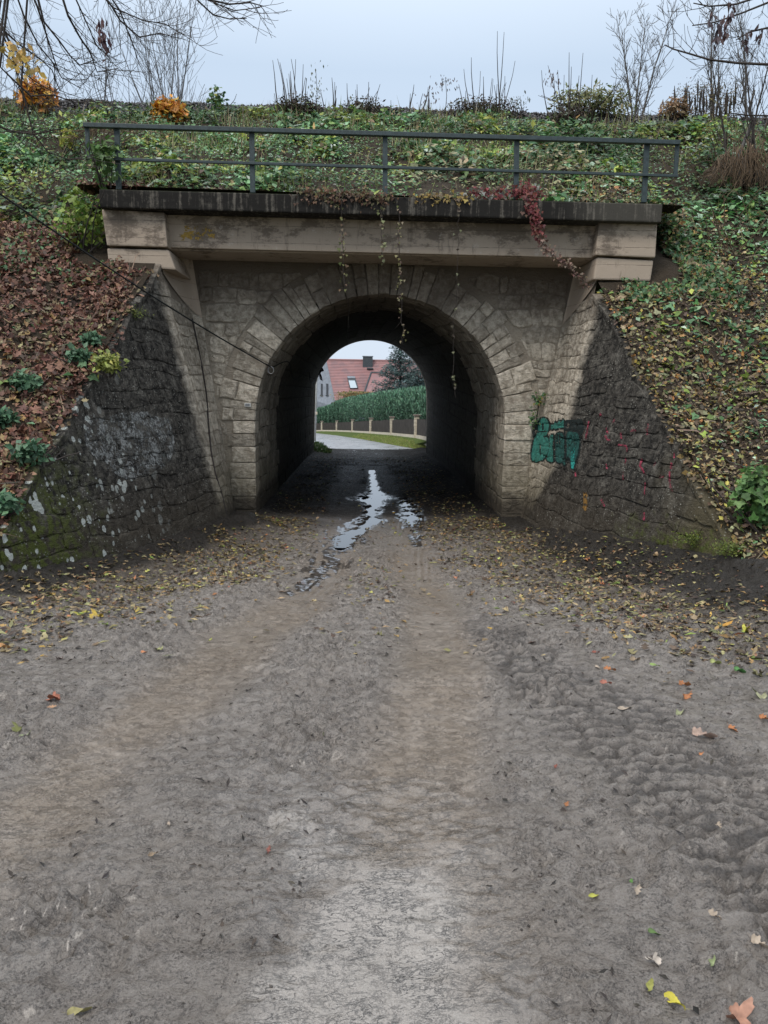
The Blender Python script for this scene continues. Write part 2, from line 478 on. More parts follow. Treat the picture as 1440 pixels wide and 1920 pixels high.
def bank_z(x, y, lip=True):
    x = np.asarray(x, float); y = np.asarray(y, float)
    off = -0.16 * sm(x, 1.0, 3.0) + 0.02
    b = np.where(y < 11.2, 3.36 + 0.70 * (y - 11.2), 3.36 + 0.72 * (y - 11.2)) + off * sm(y, 17, 12)
    n = (fbm(x * 0.55, y * 0.55, 4, 5) - 0.5) * 0.55 + (fbm(x * 2.1, y * 2.1, 3, 9) - 0.5) * 0.36
    edge = np.minimum(np.abs(x - xw_l(y, zt_l(y))), np.abs(x - xw_r(y, zt_r(y))))
    n = n * np.where(y < 12.2, sm(edge, 0.1, 1.2), 1) * sm(17.4 - y, 0, 1.5)
    b = b + n
    over = sm(x, -4.12, -3.96) * sm(-x, -4.66, -4.48)
    bt = 4.33 - 0.012 * x + 0.60 * np.clip(y - 11.7, 0, 9) + n * 0.6 * sm(y, 11.5, 13)
    if lip: b = np.where(y > 11.1, b + (np.maximum(b, bt) - b) * over * np.where(y > 12.35, 1, (x > -3.97) & (x < 4.49)), b)
    for sg_, xw_, zt_ in ((-1, xw_l, zt_l), (1, xw_r, zt_r)):
        ed_ = (x - xw_(np.minimum(y, 11.2), zt_(np.minimum(y, 11.2)))) * sg_
        b = np.where((y < 11.3) & (ed_ > -0.2) & (y > 5.8), np.maximum(b, zt_(y) + 0.05 - 0.5 * np.clip(ed_, 0, 9)), b)
    b = np.minimum(b, 6.98 + 0.46 * sm(y, 16.5, 17.35))
    b = np.where(y > 22.5, np.minimum(b, 7.36 - 0.66 * (y - 22.5)), b)
    b = np.maximum(b, np.where(y > 20, -0.9, -0.06 + 0.0 * y))
    return b
def on_bank(px, py):
    d = ray(px, py); d = d / d[1]
    y = 5.0
    while y < 19:
        p = EYE + d * y
        zb_ = float(bank_z(p[0], p[1], lip=(y > 12.35 or -3.6 < p[0] < 4.2)))
        if p[2] < zb_: return np.array([p[0], p[1], zb_])
        y += 0.03
    p = EYE + d * 17.0
    return np.array([p[0], 17.0, 7.36])

def poly_d(x, y, pts):
    """distance to a polyline with half widths: returns d / halfwidth and side coordinate"""
    best = np.full(np.shape(x), 1e9)
    for (x0, y0, w0), (x1, y1, w1) in zip(pts[:-1], pts[1:]):
        dx, dy = x1 - x0, y1 - y0
        t = np.clip(((x - x0) * dx + (y - y0) * dy) / (dx * dx + dy * dy), 0, 1)
        d = np.hypot(x - x0 - t * dx, y - y0 - t * dy) / (w0 + (w1 - w0) * t)
        best = np.minimum(best, d)
    return best
def gp(px, py, w, z=0.0):
    p = G(px, py, z); return (p[0], p[1], w)
TR_R = [(0.35, 22, .3), (0.55, 12, .28), gp(815, 1120, .30, -.2), gp(822, 1250, .26), gp(812, 1400, .30), gp(770, 1600, .34), gp(740, 1880, .34), (0.05, 1.0, .35)]
TR_L = [(-0.3, 22, .3), (-0.35, 12, .28), gp(590, 1100, .28, -.25), gp(470, 1190, .30, -.1), gp(330, 1300, .30), gp(150, 1440, .28), gp(-120, 1640, .3)]
TREAD = [gp(900, 1160, .18, -.1), gp(1010, 1250, .26), gp(1150, 1350, .34), gp(1330, 1490, .36), gp(1560, 1680, .36)]
PUD_A = [(0.27, 21, .05), (0.27, 18, .06), (0.27, 16.2, .09), (0.29, 15.2, .24), (0.22, 14, .10), (0.19, 12.6, .10), (0.06, 11.8, .08), (-0.20, 10.9, .12), (-0.27, 10.15, .08)]
PUD_B = [(0.84, 15.0, .07), (0.86, 13, .12), (0.80, 11.9, .08)]
WATER_Z = -0.428
def ground_z(x, y, full=False):
    x = np.asarray(x, float); y = np.asarray(y, float)
    z = -0.405 * sm(y, 3.8, 9.2) - 0.09 * sm(y, 22, 27)
    xl = -1.90 - 0.262 * (11.2 - y); xr = 2.57 + 0.19 * (11.2 - y)
    inside = sm(y, 12.3, 11.6)
    xl = np.where(y > 11.2, -1.70, xl); xr = np.where(y > 11.2, 2.26, xr)
    dl = np.clip(x - xl, 0, 9); dr = np.clip(xr - x, 0, 9)
    z = z + (0.10 + 0.12 * inside) * np.exp(-dl / 0.28) + (0.10 + 0.30 * inside * sm(y, 11.5, 8.5)) * np.exp(-dr / 0.40)
    wj = 0.7 * (fbm(x * 2.4, y * 1.6, 4, 88) - 0.5)
    tr = np.maximum(sm(poly_d(x, y, TR_R) + wj, 1.5, 0.4), sm(poly_d(x, y, TR_L) + wj, 1.5, 0.4))
    trd = poly_d(x, y, TREAD) + 0.6 * (fbm(x * 2.6, y * 2.6, 4, 55) - .5); tread = sm(trd, 1.5, 0.7)
    big = fbm(x * 0.9, y * 0.9, 4, 1) - 0.5
    z = z + 0.05 * big * sm(y, 11, 8)
    z = z - 0.022 * tr * sm(y, 1.5, 4)
    cl = fbm(x * 7.5, y * 7.5, 4, 21); cl2 = fbm(x * 21, y * 21, 3, 31)
    rg = 1 - np.abs(2 * cl - 1)
    rough = (1 - 0.85 * tr) * (0.55 + 0.9 * fbm(x * 0.8, y * 0.8, 2, 44)) * (0.35 + 0.65 * sm(y, 13, 9))
    cl3 = fbm(x * 14, y * 14, 4, 41); r3 = 1 - np.abs(2 * cl3 - 1)
    patchy = 0.35 + 1.3 * sm(fbm(x * 1.7, y * 1.7, 3, 47), .38, .62)
    z = z + rough * (0.022 * (rg - 0.7) + 0.040 * (cl - 0.5) + patchy * (0.044 * (cl2 - 0.5) + 0.036 * (r3 ** 2 - 0.6)))
    # lugs of a tractor tyre
    w = (y * 1.0 + 0.10 * x) + 0.035 * vnoise(x * 4, y * 4, 3) + 0.10 * np.abs(trd - 0.1)
    lug = 0.5 + 0.5 * np.sin(w / 0.088 * 2 * PI)
    lugm = sm(lug, 0.30, 0.75) * (0.4 + 0.9 * vnoise(x * 5, y * 5, 8)) * sm(np.abs(vnoise(x * 7, y * 7, 19) - .5), 0.0, .12)
    z = z + tread * (0.026 * lugm - 0.022 + 0.012 * (cl2 - 0.5))
    z = z + 0.018 * sm(np.abs(trd - 1.3), 0.4, 0.0) * (0.3 + cl)
    # grooves drawn by tyres along the ruts
    gv = np.sin((x - 0.08 * y) * 75 + 5 * vnoise(x * 1.5, y * 1.1, 2)) * sm(vnoise(x * 6, y * 0.8, 12), .3, .7)
    z = z + 0.0028 * gv * tr * sm(y, 4.0, 6.5)
    pa = poly_d(x + 0.10 * (fbm(x * 3, y * 2.2, 4, 66) - 0.5), y, PUD_A); pb = poly_d(x, y, PUD_B)
    pn = (fbm(x * 7.0, y * 5.5, 5, 71) - 0.5)
    dip = np.maximum(sm(pa + pn * 3.2, 1.5, 0.4), 0.9 * sm(pb + pn * 3.6, 1.4, 0.3))
    z = z - 0.05 * dip
    if not full: return z
    streak = poly_d(x, y, [(0.1, 12.5, .2), (-0.2, 10.9, .2), (-0.30, 10.0, .17), (-0.42, 9.0, .15), (-0.56, 8.0, .11), (-0.70, 7.2, .06)])
    streak2 = poly_d(x, y, [(0.85, 14, .15), (0.88, 11.6, .16), (0.80, 10.4, .08)])
    sn = fbm(x * 13, y * 3.2, 5, 73) - 0.5
    mg = np.maximum(sm(np.minimum(pa, pb) + 2.2 * pn, 2.2, 0.8), np.maximum(sm(streak + 5.0 * sn, 1.0, 0.7), sm(streak2 + 6 * sn, 0.9, 0.6)))
    ground_z.extra = (tread * (1 - np.clip(lugm * 1.5, 0, 1)) * sm(y, 8.5, 6.5), np.clip(mg, 0, 1))
    wet = np.clip(0.12 + 0.55 * sm(poly_d(x, y, [gp(760, 1520, .3), gp(745, 1700, .36), gp(740, 1900, .42), (0.05, 1, .4)]), 1.4, 0.7)
                  + 0.55 * sm(poly_d(x, y, [gp(500, 1440, .3), gp(560, 1640, .3)]), 1.4, 0.6) * 0.6
                  + 0.25 * sm(poly_d(x, y, [gp(60, 1500, .5), gp(-50, 1750, .5)]), 1.4, 0.5)
                  + 0.75 * sm(np.minimum(pa, pb), 2.6, 0.8) + 0.25 * (fbm(x * 1.3, y * 1.3, 3, 91) - 0.5), 0, 1)
    dirt = np.clip(0.75 * np.exp(-dl / 0.40) * inside + 1.0 * np.exp(-dr / 0.42) * inside * sm(y, 10.8, 8.8) + 0.6 * np.exp(-dr / 0.3) + 0.66 * sm(dr, 2.0, 0.7) * sm(y, 3.4, 5)
                   + 0.55 * sm(dl, 1.7, 0.3) * sm(y, 4, 6) + 0.35 * (fbm(x * 2.2, y * 2.2, 4, 93) - 0.5) - 0.05, 0, 1)
    return z, tr, wet, dirt
def on_ground(px, py):
    z = 0.0
    for _ in range(6):
        p = G(px, py, z); z = float(ground_z(np.array([p[0]]), np.array([p[1]]))[0])
    return np.array([p[0], p[1], z])

# ------------------------------------------------------------------ ground sheets
ys = [1.0]
while ys[-1] < 12.0: ys.append(ys[-1] + 0.0045 + 0.0022 * ys[-1])
while ys[-1] < 30.0: ys.append(ys[-1] + 0.05)
ys = np.array(ys); xs = np.arange(-4.0, 4.4, 0.017)
gx, gy = np.meshgrid(xs, ys)
gz, g_tr, g_wet, g_dirt = ground_z(gx, gy, True)
g_tread, g_marg = ground_z.extra
g_film = sm(poly_d(gx, gy, [gp(750, 1700, .3), gp(735, 1900, .36), (0.02, 1, .4)]) + 1.3 * (fbm(gx * 5, gy * 5, 4, 7) - .5), 1.2, 0.5)
g_film = np.maximum(g_film, 0.7 * sm(poly_d(gx, gy, [gp(540, 1530, .10), gp(590, 1610, .10)]) + 2.5 * (fbm(gx * 14, gy * 14, 4, 17) - .5), 0.9, 0.7))
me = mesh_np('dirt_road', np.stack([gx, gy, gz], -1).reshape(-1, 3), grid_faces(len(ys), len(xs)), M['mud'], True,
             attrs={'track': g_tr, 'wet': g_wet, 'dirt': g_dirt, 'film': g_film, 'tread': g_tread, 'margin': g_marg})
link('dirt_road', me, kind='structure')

def terrain_z(x, y):
    far = -0.62 - 0.037 * np.clip(y - 30, 0, 90)
    z = np.where(y > 26, far, -0.08)
    z = np.where((np.abs(x) < 4.6) & (y > 0.8) & (y < 29), -0.95, z)
    return z
tx = np.concatenate([np.linspace(-400, -12, 14), np.arange(-10, 10.1, 0.5), np.linspace(12, 400, 14)])
ty = np.concatenate([np.linspace(-200, -8, 10), np.arange(-6, 32, 0.5), np.linspace(34, 600, 40)])
ax, ay = np.meshgrid(tx, ty)
az = terrain_z(ax, ay)
m = NT('field_earth')
M['field'] = m.fin(m.mix(m.noise(0.4, 5), (0.05, 0.06, 0.022), (0.09, 0.085, 0.035)), 0.95, 0.1)
link('ground', mesh_np('ground', np.stack([ax, ay, az], -1).reshape(-1, 3), grid_faces(len(ty), len(tx)), M['field'], True), kind='structure')

# puddles lying in the ruts inside the underpass
def puddle(path, label, w):
    V = []; F = []
    pts = []
    for (a, b) in zip(path[:-1], path[1:]):
        for t in np.linspace(0, 1, 8, endpoint=False): pts.append([a[i] + (b[i] - a[i]) * t for i in range(3)])
    pts.append(list(path[-1]))
    for x, y, hw in pts:
        V += [(x - hw * w, y, WATER_Z), (x + hw * w, y, WATER_Z)]
    for i in range(len(pts) - 1): F.append((2 * i, 2 * i + 1, 2 * i + 3, 2 * i + 2))
    return link('puddle', mesh_py('puddle', V, F, M['water']), kind='structure', label=label)
puddle(PUD_A, 'long bright puddle winding through the left rut of the underpass', 1.7)
puddle(PUD_B, 'short puddle in the right rut under the arch', 1.7)

# embankment
def patch(name, x_of, y0, y1, ny, nx, lip=True):
    yv = np.linspace(y0, y1, ny)
    V = np.zeros((ny, nx, 3))
    for i, y in enumerate(yv):
        xx = x_of(y, np.linspace(0, 1, nx)); V[i, :, 0] = xx; V[i, :, 1] = y; V[i, :, 2] = bank_z(xx, np.full(nx, y), lip)
    return V.reshape(-1, 3), grid_faces(ny, nx)
def join(parts):
    Vs = []; Fs = []; b = 0
    for V, F in parts: Vs.append(V); Fs.append(F + b); b += len(V)
    return np.concatenate(Vs), np.concatenate(Fs)
L_in = lambda y: xw_l(y, zt_l(y)) - 0.06
R_in = lambda y: xw_r(y, zt_r(y)) + 0.05
pl = patch('', lambda y, t: L_in(min(y, 11.2)) - (22 * (1 - t) ** 2.2), 5.6, 12.3, 70, 90, False)
pr = patch('', lambda y, t: R_in(min(y, 11.2)) + (22 * t ** 2.2), 5.6, 12.3, 70, 90, False)
pa = patch('', lambda y, t: -26 + 52 * t, 12.3, 27.18, 150, 240)
plip = patch('', lambda y, t: -3.96 + 8.44 * t, 11.2, 12.3, 12, 90)
V, F = join([pl, pr, pa, plip])
link('embankment', mesh_np('embankment', V, F, M['soil'], True), kind='structure')

# ballast along the crest
rng = np.random.RandomState(3)
def lumps(name, pos, size, mat, colr):
    tv = np.array([(1, 0, 0), (-1, 0, 0), (0, 1, 0), (0, -1, 0), (0, 0, 1), (0, 0, -1)], float)
    tf = np.array([(0, 2, 4), (2, 1, 4), (1, 3, 4), (3, 0, 4), (2, 0, 5), (1, 2, 5), (3, 1, 5), (0, 3, 5)])
    n = len(pos)
    sc = size[:, None, None] * (0.6 + 0.8 * rng.rand(n, 6, 1))
    V = tv[None] * sc
    a = rng.rand(n) * 6.28; b = rng.rand(n) * 1.2
    ca, sa, cb, sb = np.cos(a), np.sin(a), np.cos(b), np.sin(b)
    x = V[..., 0] * ca[:, None] - V[..., 1] * sa[:, None]; y = V[..., 0] * sa[:, None] + V[..., 1] * ca[:, None]; z = V[..., 2]
    y2 = y * cb[:, None] - z * sb[:, None]; z2 = y * sb[:, None] + z * cb[:, None]
    V = np.stack([x, y2, z2], -1) + pos[:, None, :]
    F = (tf[None] + 6 * np.arange(n)[:, None, None]).reshape(-1, 3)
    return mesh_np(name, V.reshape(-1, 3), F, mat, False, np.repeat(colr, 6, 0))
n = 34000
bx = rng.uniform(-12, 12, n); by = 16.5 + rng.rand(n) ** 1.2 * 1.8
bz = 6.97 + 0.06 * rng.rand(n) + 0.50 * sm(by, 16.45, 17.3) + 0.02 * np.sin(bx * 3)
g = rng.uniform(0.025, 0.17, n) ** 1.2
me = lumps('ballast', np.stack([bx, by, bz], -1), rng.uniform(0.02, 0.042, n), M['litter'], np.stack([g, g * 0.98, g * 1.02], -1))
link('ballast', me, kind='stuff')

# ------------------------------------------------------------------ masonry
BVH_V = []; BVH_F = []
def reg(V, F):
    b = len(BVH_V); BVH_V.extend([tuple(map(float, v)) for v in V]); BVH_F.extend([tuple(b + i for i in f) for f in F])
srng = random.Random(11)
def stone(S, out2d, mat, parent, name='stone', h=0.012, back=0.05, bulge=0.012, register=True, warp=0):
    """one stone: a 2-D outline carried onto the surface S(u, v, offset)"""
    o2 = np.array(out2d)
    if warp:
        a_ = vnoise(o2[:, 0] * 2.6, o2[:, 1] * 2.6, 61 + warp) - .5; b_ = vnoise(o2[:, 0] * 2.2, o2[:, 1] * 2.2, 67 + warp) - .5
        a2 = vnoise(o2[:, 0] * 9, o2[:, 1] * 9, 71 + warp) - .5; b2 = vnoise(o2[:, 0] * 9, o2[:, 1] * 9, 77 + warp) - .5
        o2 = o2 + np.stack([0.09 * a_ + 0.03 * a2, 0.11 * b_ + 0.035 * b2], -1)
    c = o2.mean(0); n = len(o2)
    hh = h + srng.uniform(-0.006, 0.012)
    V = [S(u, v, -back) for u, v in o2]
    size = np.abs(o2 - c).max()
    ins = min(0.10, 0.012 / max(size, 0.02))
    V += [S(u, v, hh * 0.4) for u, v in o2]
    i1 = o2 + (c - o2) * (ins + 0.04)
    V += [S(u, v, hh + srng.uniform(-0.003, 0.003)) for u, v in i1]
    i2 = o2 + (c - o2) * 0.5
    V += [S(u, v, hh + srng.uniform(-0.3, 1) * bulge) for u, v in i2]
    V.append(S(c[0], c[1], hh + srng.uniform(-0.3, 1) * bulge))
    F = []
    for r in range(3):
        for k in range(n):
            k2 = (k + 1) % n
            F.append((r * n + k, r * n + k2, (r + 1) * n + k2, (r + 1) * n + k))
    for k in range(n): F.append((3 * n + k, 3 * n + (k + 1) % n, 4 * n))
    if register: reg(V, F)
    me = mesh_py(name, V, F, mat)
    return link(name, me, parent)
def rect_outline(u0, u1, v0, v1, j=0.012, ch=0.02):
    J = lambda: srng.uniform(-j, j)
    ch = min(ch, (u1 - u0) * 0.25, (v1 - v0) * 0.25)
    um, vm = (u0 + u1) / 2, (v0 + v1) / 2
    pts = [(u0 + ch, v0), (um + J(), v0 + J() * .6), (u1 - ch, v0), (u1, v0 + ch), (u1 + J() * .5, vm), (u1, v1 - ch), (u1 - ch, v1), (um, v1 + J() * .6), (u0 + ch, v1), (u0, v1 - ch), (u0 + J() * .5, vm), (u0, v0 + ch)]
    return [(a + J() * 0.5, b + J() * 0.5) for a, b in pts]

bridge = thing('railway_underpass', 'stone arch railway underpass with concrete beam and black coping across the muddy lane', 'underpass')
# arch face
def SF(x, z, o=0.0): return np.array([x, FACE - o, z])
face = thing_part = link('spandrel_wall', None, bridge)
V = []; F = []; cols = np.linspace(-2.75, 3.45, 125)
for x in cols:
    zb = -0.9 if abs(x - CXA) >= RIN + 0.10 else CZA + math.sqrt(max(0, (RIN + 0.10) ** 2 - (x - CXA) ** 2))
    V += [(x, FACE + 0.004, zb), (x, FACE + 0.004, 3.95)]
for i in range(len(cols) - 1): F.append((2 * i, 2 * i + 2, 2 * i + 3, 2 * i + 1))
reg(V, F); link('mortar_bed', mesh_py('mortar_bed', V, F, M['mortar']), face)
ROUT = 0.54
z = -0.55
stone_count = 0
while z < 3.42:
    ch = srng.choice([0.13, 0.18, 0.22, 0.27])
    x = xf_l(z) - srng.uniform(0, 0.3)
    while x < xf_r(z):
        w = srng.choice([0.15, 0.22, 0.3, 0.38, 0.5])
        a0, a1 = max(x, xf_l(z + ch / 2) + 0.012), min(x + w, xf_r(z + ch / 2) - 0.012)
        if a1 - a0 > 0.07:
            pts = rect_outline(a0 + 0.007, a1 - 0.007, z + 0.007, min(z + ch, 3.45) - 0.007, 0.016, 0.035)
            wp = []
            for (pu, pv) in pts:
                wv = float(vnoise(np.array([pu * 3.1]), np.array([pv * 3.1]), 33)[0]) - .5; wu = float(vnoise(np.array([pu * 4.1]), np.array([pv * 4.1]), 35)[0]) - .5
                e_ = min(1, max(0, min(pu - xf_l(pv), xf_r(pv) - pu)) / .15)
                wp.append((pu + .07 * wu * e_, pv + .11 * wv))
            pts = wp
            rr = RIN + ROUT + 0.03
            zc = z + ch / 2
            res = []; inside = 0
            for (pu, pv) in pts:
                if pv >= CZA:
                    d = math.hypot(pu - CXA, pv - CZA)
                    if d < rr:
                        inside += 1; pu = CXA + (pu - CXA) / d * rr; pv = CZA + (pv - CZA) / d * rr
                else:
                    lim = RIN + 0.44
                    if abs(pu - CXA) < lim:
                        inside += 1; pu = CXA + math.copysign(lim, pu - CXA)
                res.append((pu, pv))
            r = np.array(res)
            if inside < 9 and (r[:, 0].max() - r[:, 0].min()) > 0.06 and (r[:, 1].max() - r[:, 1].min()) > 0.06:
                stone(SF, res, M['stone'], face, h=0.010); stone_count += 1
        x += w
    z += ch
# voussoirs, some of them split in two
ring = link('arch_ring', None, bridge)
def SR(a, r, o=0.0): return np.array([CXA - r * math.cos(a), FACE - 0.012 - o, CZA + r * math.sin(a)])
a = 0.0
k = 0
while a < PI - 0.02:
    da = srng.choice([0.055, 0.07, 0.085, 0.10, 0.13])
    if a + da > PI - 0.06: da = PI - a
    ro = RIN + ROUT + srng.uniform(-0.13, 0.04)
    g = 0.005
    cuts = [(RIN - 0.006, ro)]
    if srng.random() < 0.35:
        mid = RIN + srng.uniform(0.2, 0.34); cuts = [(RIN - 0.006, mid - g), (mid + g, ro)]
    for (r0, r1) in cuts:
        g0 = g / r0
        o = []
        J = lambda: srng.uniform(-0.012, 0.012)
        o += [(a + g0, r0), (a + da / 2, r0 + J()), (a + da - g0, r0)]
        o += [(a + da - g0 + J() * .5, (r0 + r1) / 2)]
        o += [(a + da - g0, r1 + J()), (a + da / 2, r1 + J()), (a + g0, r1 + J()), (a + g0 + J() * .5, (r0 + r1) / 2)]
        stone(SR, o, M['stone'], ring, 'voussoir', h=0.014, back=0.36 if r0 < RIN + .05 else 0.06, bulge=0.010)
    a += da; k += 1
# jamb stones below the springing
for sgn in (-1, 1):
    z = CZA - 0.006
    while z > -0.6:
        hgt = srng.choice([0.2, 0.25, 0.29, 0.33]); w = srng.uniform(0.32, 0.43)
        u0, u1 = (CXA - RIN - w, CXA - RIN + 0.006) if sgn < 0 else (CXA + RIN - 0.006, CXA + RIN + w)
        o = rect_outline(u0, u1, z - hgt + 0.008, z, 0.008, 0.012)
        stone(lambda x, zz, oo=0.0: SF(x, zz, oo + 0.010), o, M['stone'], ring, 'jamb_stone', h=0.012, back=0.36)
        z -= hgt
# tunnel lining: core barrel and the coursed stones near the mouth
lining = link('tunnel_lining', None, bridge)
def prof(s, y, o=0.0):
    """s: metres along the profile from the left foot; o inward"""
    cx, cz, r = arch_centre(y)
    hw = cz + 0.75
    L = hw * 2 + PI * r
    if s < hw: return np.array([cx - r + o, y, -0.75 + s])
    if s > L - hw: return np.array([cx + r - o, y, -0.75 + (L - s)])
    an = (s - hw) / r
    return np.array([cx - (r - o) * math.cos(an), y, cz + (r - o) * math.sin(an)])
Ltot = 2 * (CZA + 0.75) + PI * RIN
V = []; yv = np.linspace(FACE + 0.02, FAR, 40); ns = 64
for y in yv:
    cx, cz, r = arch_centre(y); L = 2 * (cz + .75) + PI * r
    for s in np.linspace(0, L, ns): V.append(prof(s, y, -0.022))
F = [tuple(map(int, f)) for f in grid_faces(len(yv), ns)]
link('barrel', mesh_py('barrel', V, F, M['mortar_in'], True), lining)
s = 0.12; nl = 0
while s < Ltot - 0.2 and nl < 290:
    dh = srng.uniform(0.22, 0.33)
    y = FACE + 0.37 + 0.005
    first = True
    while y < 15.2:
        w = srng.uniform(0.3, 0.6) * (0.6 if first else 1)
        first = False
        o = rect_outline(s + 0.006, min(s + dh, Ltot) - 0.006, y + 0.006, y + w - 0.006, 0.01, 0.02)
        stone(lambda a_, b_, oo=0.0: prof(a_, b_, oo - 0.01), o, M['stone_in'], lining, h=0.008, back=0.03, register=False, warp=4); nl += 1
        y += w
    s += dh
# far stretch of the lining, joined
V = []; F = []
s = 0.12
while s < Ltot + 0.5:
    dh = srng.uniform(0.26, 0.36); y = 15.22
    while y < FAR - 0.1:
        w = srng.uniform(0.5, 0.9)
        b = len(V)
        for (aa, bb, oo) in ((s, y, -.03), (s + dh, y, -.03), (s + dh, y + w, -.03), (s, y + w, -.03), (s + .02, y + .02, 0), (s + dh - .02, y + .02, 0), (s + dh - .02, y + w - .02, 0), (s + .02, y + w - .02, 0)):
            V.append(prof(aa, min(bb, FAR), oo + srng.uniform(-.008, .008)))
        F += [(b + 4, b + 5, b + 6, b + 7), (b, b + 1, b + 5, b + 4), (b + 1, b + 2, b + 6, b + 5), (b + 2, b + 3, b + 7, b + 6), (b + 3, b, b + 4, b + 7)]
        y += w
    s += dh
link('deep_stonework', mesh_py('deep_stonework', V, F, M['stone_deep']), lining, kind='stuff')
# far face
V = []; F = []
cols = np.linspace(-6.0, 6.6, 160)
for x in cols:
    zb = -1.2 if abs(x - CXF) >= RF else CZF + math.sqrt(max(0, RF ** 2 - (x - CXF) ** 2))
    V += [(x, FAR - 0.02, zb), (x, FAR - 0.02, 4.5)]
    V += [(x, FAR + 0.3, zb), (x, FAR + 0.3, 4.5)]
for i in range(len(cols) - 1):
    b = 4 * i
    F += [(b, b + 4, b + 5, b + 1), (b + 2, b + 3, b + 7, b + 6), (b, b + 2, b + 6, b + 4)]
link('far_face_wall', mesh_py('far_face_wall', V, F, M['mortar']), bridge)

# rounded corners belong to the bridge, the wings are walls of their own
wall_l = thing('wing_wall', 'blackened left wing wall with white lichen spots beside the brown leaf bank', 'wall', 'wing walls of the underpass')
wall_r = thing('wing_wall', 'blackened right wing wall carrying teal and pink graffiti below the leafy bank', 'wall', 'wing walls of the underpass')
for sgn, wall, zt in ((-1, wall_l, zt_l), (1, wall_r, zt_r)):
    SS = lambda u, v, o=0.0, sg=sgn: side(sg, u, v, o)
    umax = 7.2
    us = np.concatenate([np.linspace(-0.0, ARC, 14), np.linspace(ARC + 0.15, umax, 46)])
    Vc = []; nz_ = 22
    ztop = lambda u: 3.62 if u < ARC - 0.02 else float(zt(11.2 - (u - ARC) * 0.967)) - 0.02
    for u in us:
        for t in np.linspace(0, 1, nz_):
            zz = -0.8 + (ztop(u) + 0.8) * t
            Vc.append(SS(u, zz, -0.008))
    gf = grid_faces(len(us), nz_)
    Fc = [tuple(map(int, f)) for f in gf]
    reg(Vc, Fc)
    n14 = 14
    Fa = Fc[:(n14 - 1) * (nz_ - 1)]; Fb = Fc[(n14 - 1) * (nz_ - 1):]
    corner = link('rounded_corner', None, bridge)
    link('mortar_bed', mesh_py('mortar_bed', Vc[:n14 * nz_], Fa, M['mortar'], True), corner)
    me = mesh_py('mortar_bed', Vc, Fb, M['mortar'], True); link('mortar_bed', me, wall)
    # back of the wing wall
    z = -0.62; ns_ = 0
    while z < 3.2:
        ch = srng.choice([0.14, 0.17, 0.20, 0.24])
        # corner stones
        if z < 3.2:
            u = 0.02
            while u < ARC:
                w = srng.uniform(0.26, 0.5); u1 = min(u + w, ARC)
                if ARC - u1 < 0.12: u1 = ARC
                if z + ch < 2.72 + 0.5 * ((u + u1) / 2 / ARC) ** 1.5 + 0.06: stone(SS, rect_outline(u + 0.006, u1 - 0.006, z + 0.006, z + ch - 0.006), M['stone'], corner, h=0.003, bulge=0.012, warp=3)
                u = u1
        u = ARC + srng.uniform(-0.0, 0.001)
        while u < umax:
            w = srng.uniform(0.24, 0.56)
            yA, yB = 11.2 - (u - ARC) * 0.967, 11.2 - (u + w - ARC) * 0.967
            tA, tB = float(zt(yA)) - 0.05, float(zt(yB)) - 0.05
            if z + 0.06 < tA and z > -0.5 and z + ch > -0.35 + 0.0:
                o = rect_outline(u + 0.004, u + w - 0.004, z + 0.004, z + ch - 0.004, 0.016, 0.03)
                res = []
                for pu, pv in o:
                    lim = tA + (tB - tA) * (pu - u) / w
                    res.append((pu, min(pv, lim)))
                r = np.array(res)
                if r[:, 1].max() - r[:, 1].min() > 0.05 and z < tB + 0.02 and ns_ < 298:
                    stone(SS, res, M['stone'], wall, h=0.004, bulge=0.006, warp=2 if max(r[:, 1]) < min(tA, tB) - 0.12 else 0); ns_ += 1
            u += w
        z += ch
    # capstones lying on the slope
    u = ARC + 0.02
    while u < umax - 0.2:
        w = srng.uniform(0.4, 0.75)
        yA, yB = 11.2 - (u - ARC) * 0.967, 11.2 - (u + w - ARC) * 0.967
        zA, zB = float(zt(yA)), float(zt(yB))
        th = 0.05 + srng.uniform(0, 0.03)
        pA, pB = SS(u + .01, zA, 0.02 + srng.uniform(-.02, .02)), SS(u + w - .01, zB, 0.02 + srng.uniform(-.02, .02))
        ex = np.array([sgn * srng.uniform(0.26, 0.36), 0, 0]); dz = np.array([0, 0, th])
        mb = MB()
        c = [pA - dz, pB - dz, pB + ex - dz, pA + ex - dz, pA + dz * 0.3, pB + dz * 0.3, pB + ex + dz * 0.3, pA + ex + dz * 0.3]
        if sgn > 0: c = [c[1], c[0], c[3], c[2], c[5], c[4], c[7], c[6]]
        mb.hexa(c)
        mb.build('capstone', M['stone'], wall, bevel=0.012)
        u += w

# ------------------------------------------------------------------ concrete beam, blocks, coping
def slab(name, mat, xy_l, xy_r, yf, yb, bevel, parent, top_l, top_r):
    """front corners given as points on the plane y = yf"""
    mb = MB()
    bl, br, tr_, tl = P(*xy_l, yf), P(*xy_r, yf), P(*top_r, yf), P(*top_l, yf)
    dy = np.array([0, yb - yf, 0])
    mb.hexa([bl, br, br + dy, bl + dy, tl, tr_, tr_ + dy, tl + dy])
    return mb.build(name, mat, parent, bevel=bevel)
slab('beam', M['concrete'], (312, 464), (1122, 484), 11.32, 12.19, 0.012, bridge, (312, 396), (1122, 416))
slab('beam_rib', M['concrete'], (316, 469), (1116, 487), 11.40, 12.195, 0.01, bridge, (316, 460), (1116, 480))
slab('corner_block', M['concrete'], (200, 460), (314, 463), 11.12, 12.5, 0.02, bridge, (190, 392), (308, 398))
slab('corner_block', M['concrete'], (1116, 478), (1229, 483), 11.12, 12.5, 0.02, bridge, (1124, 413), (1233, 418))
slab('bearing_block', M['concrete'], (203, 496), (330, 506), 11.16, 12.5, 0.025, bridge, (200, 465), (316, 468))
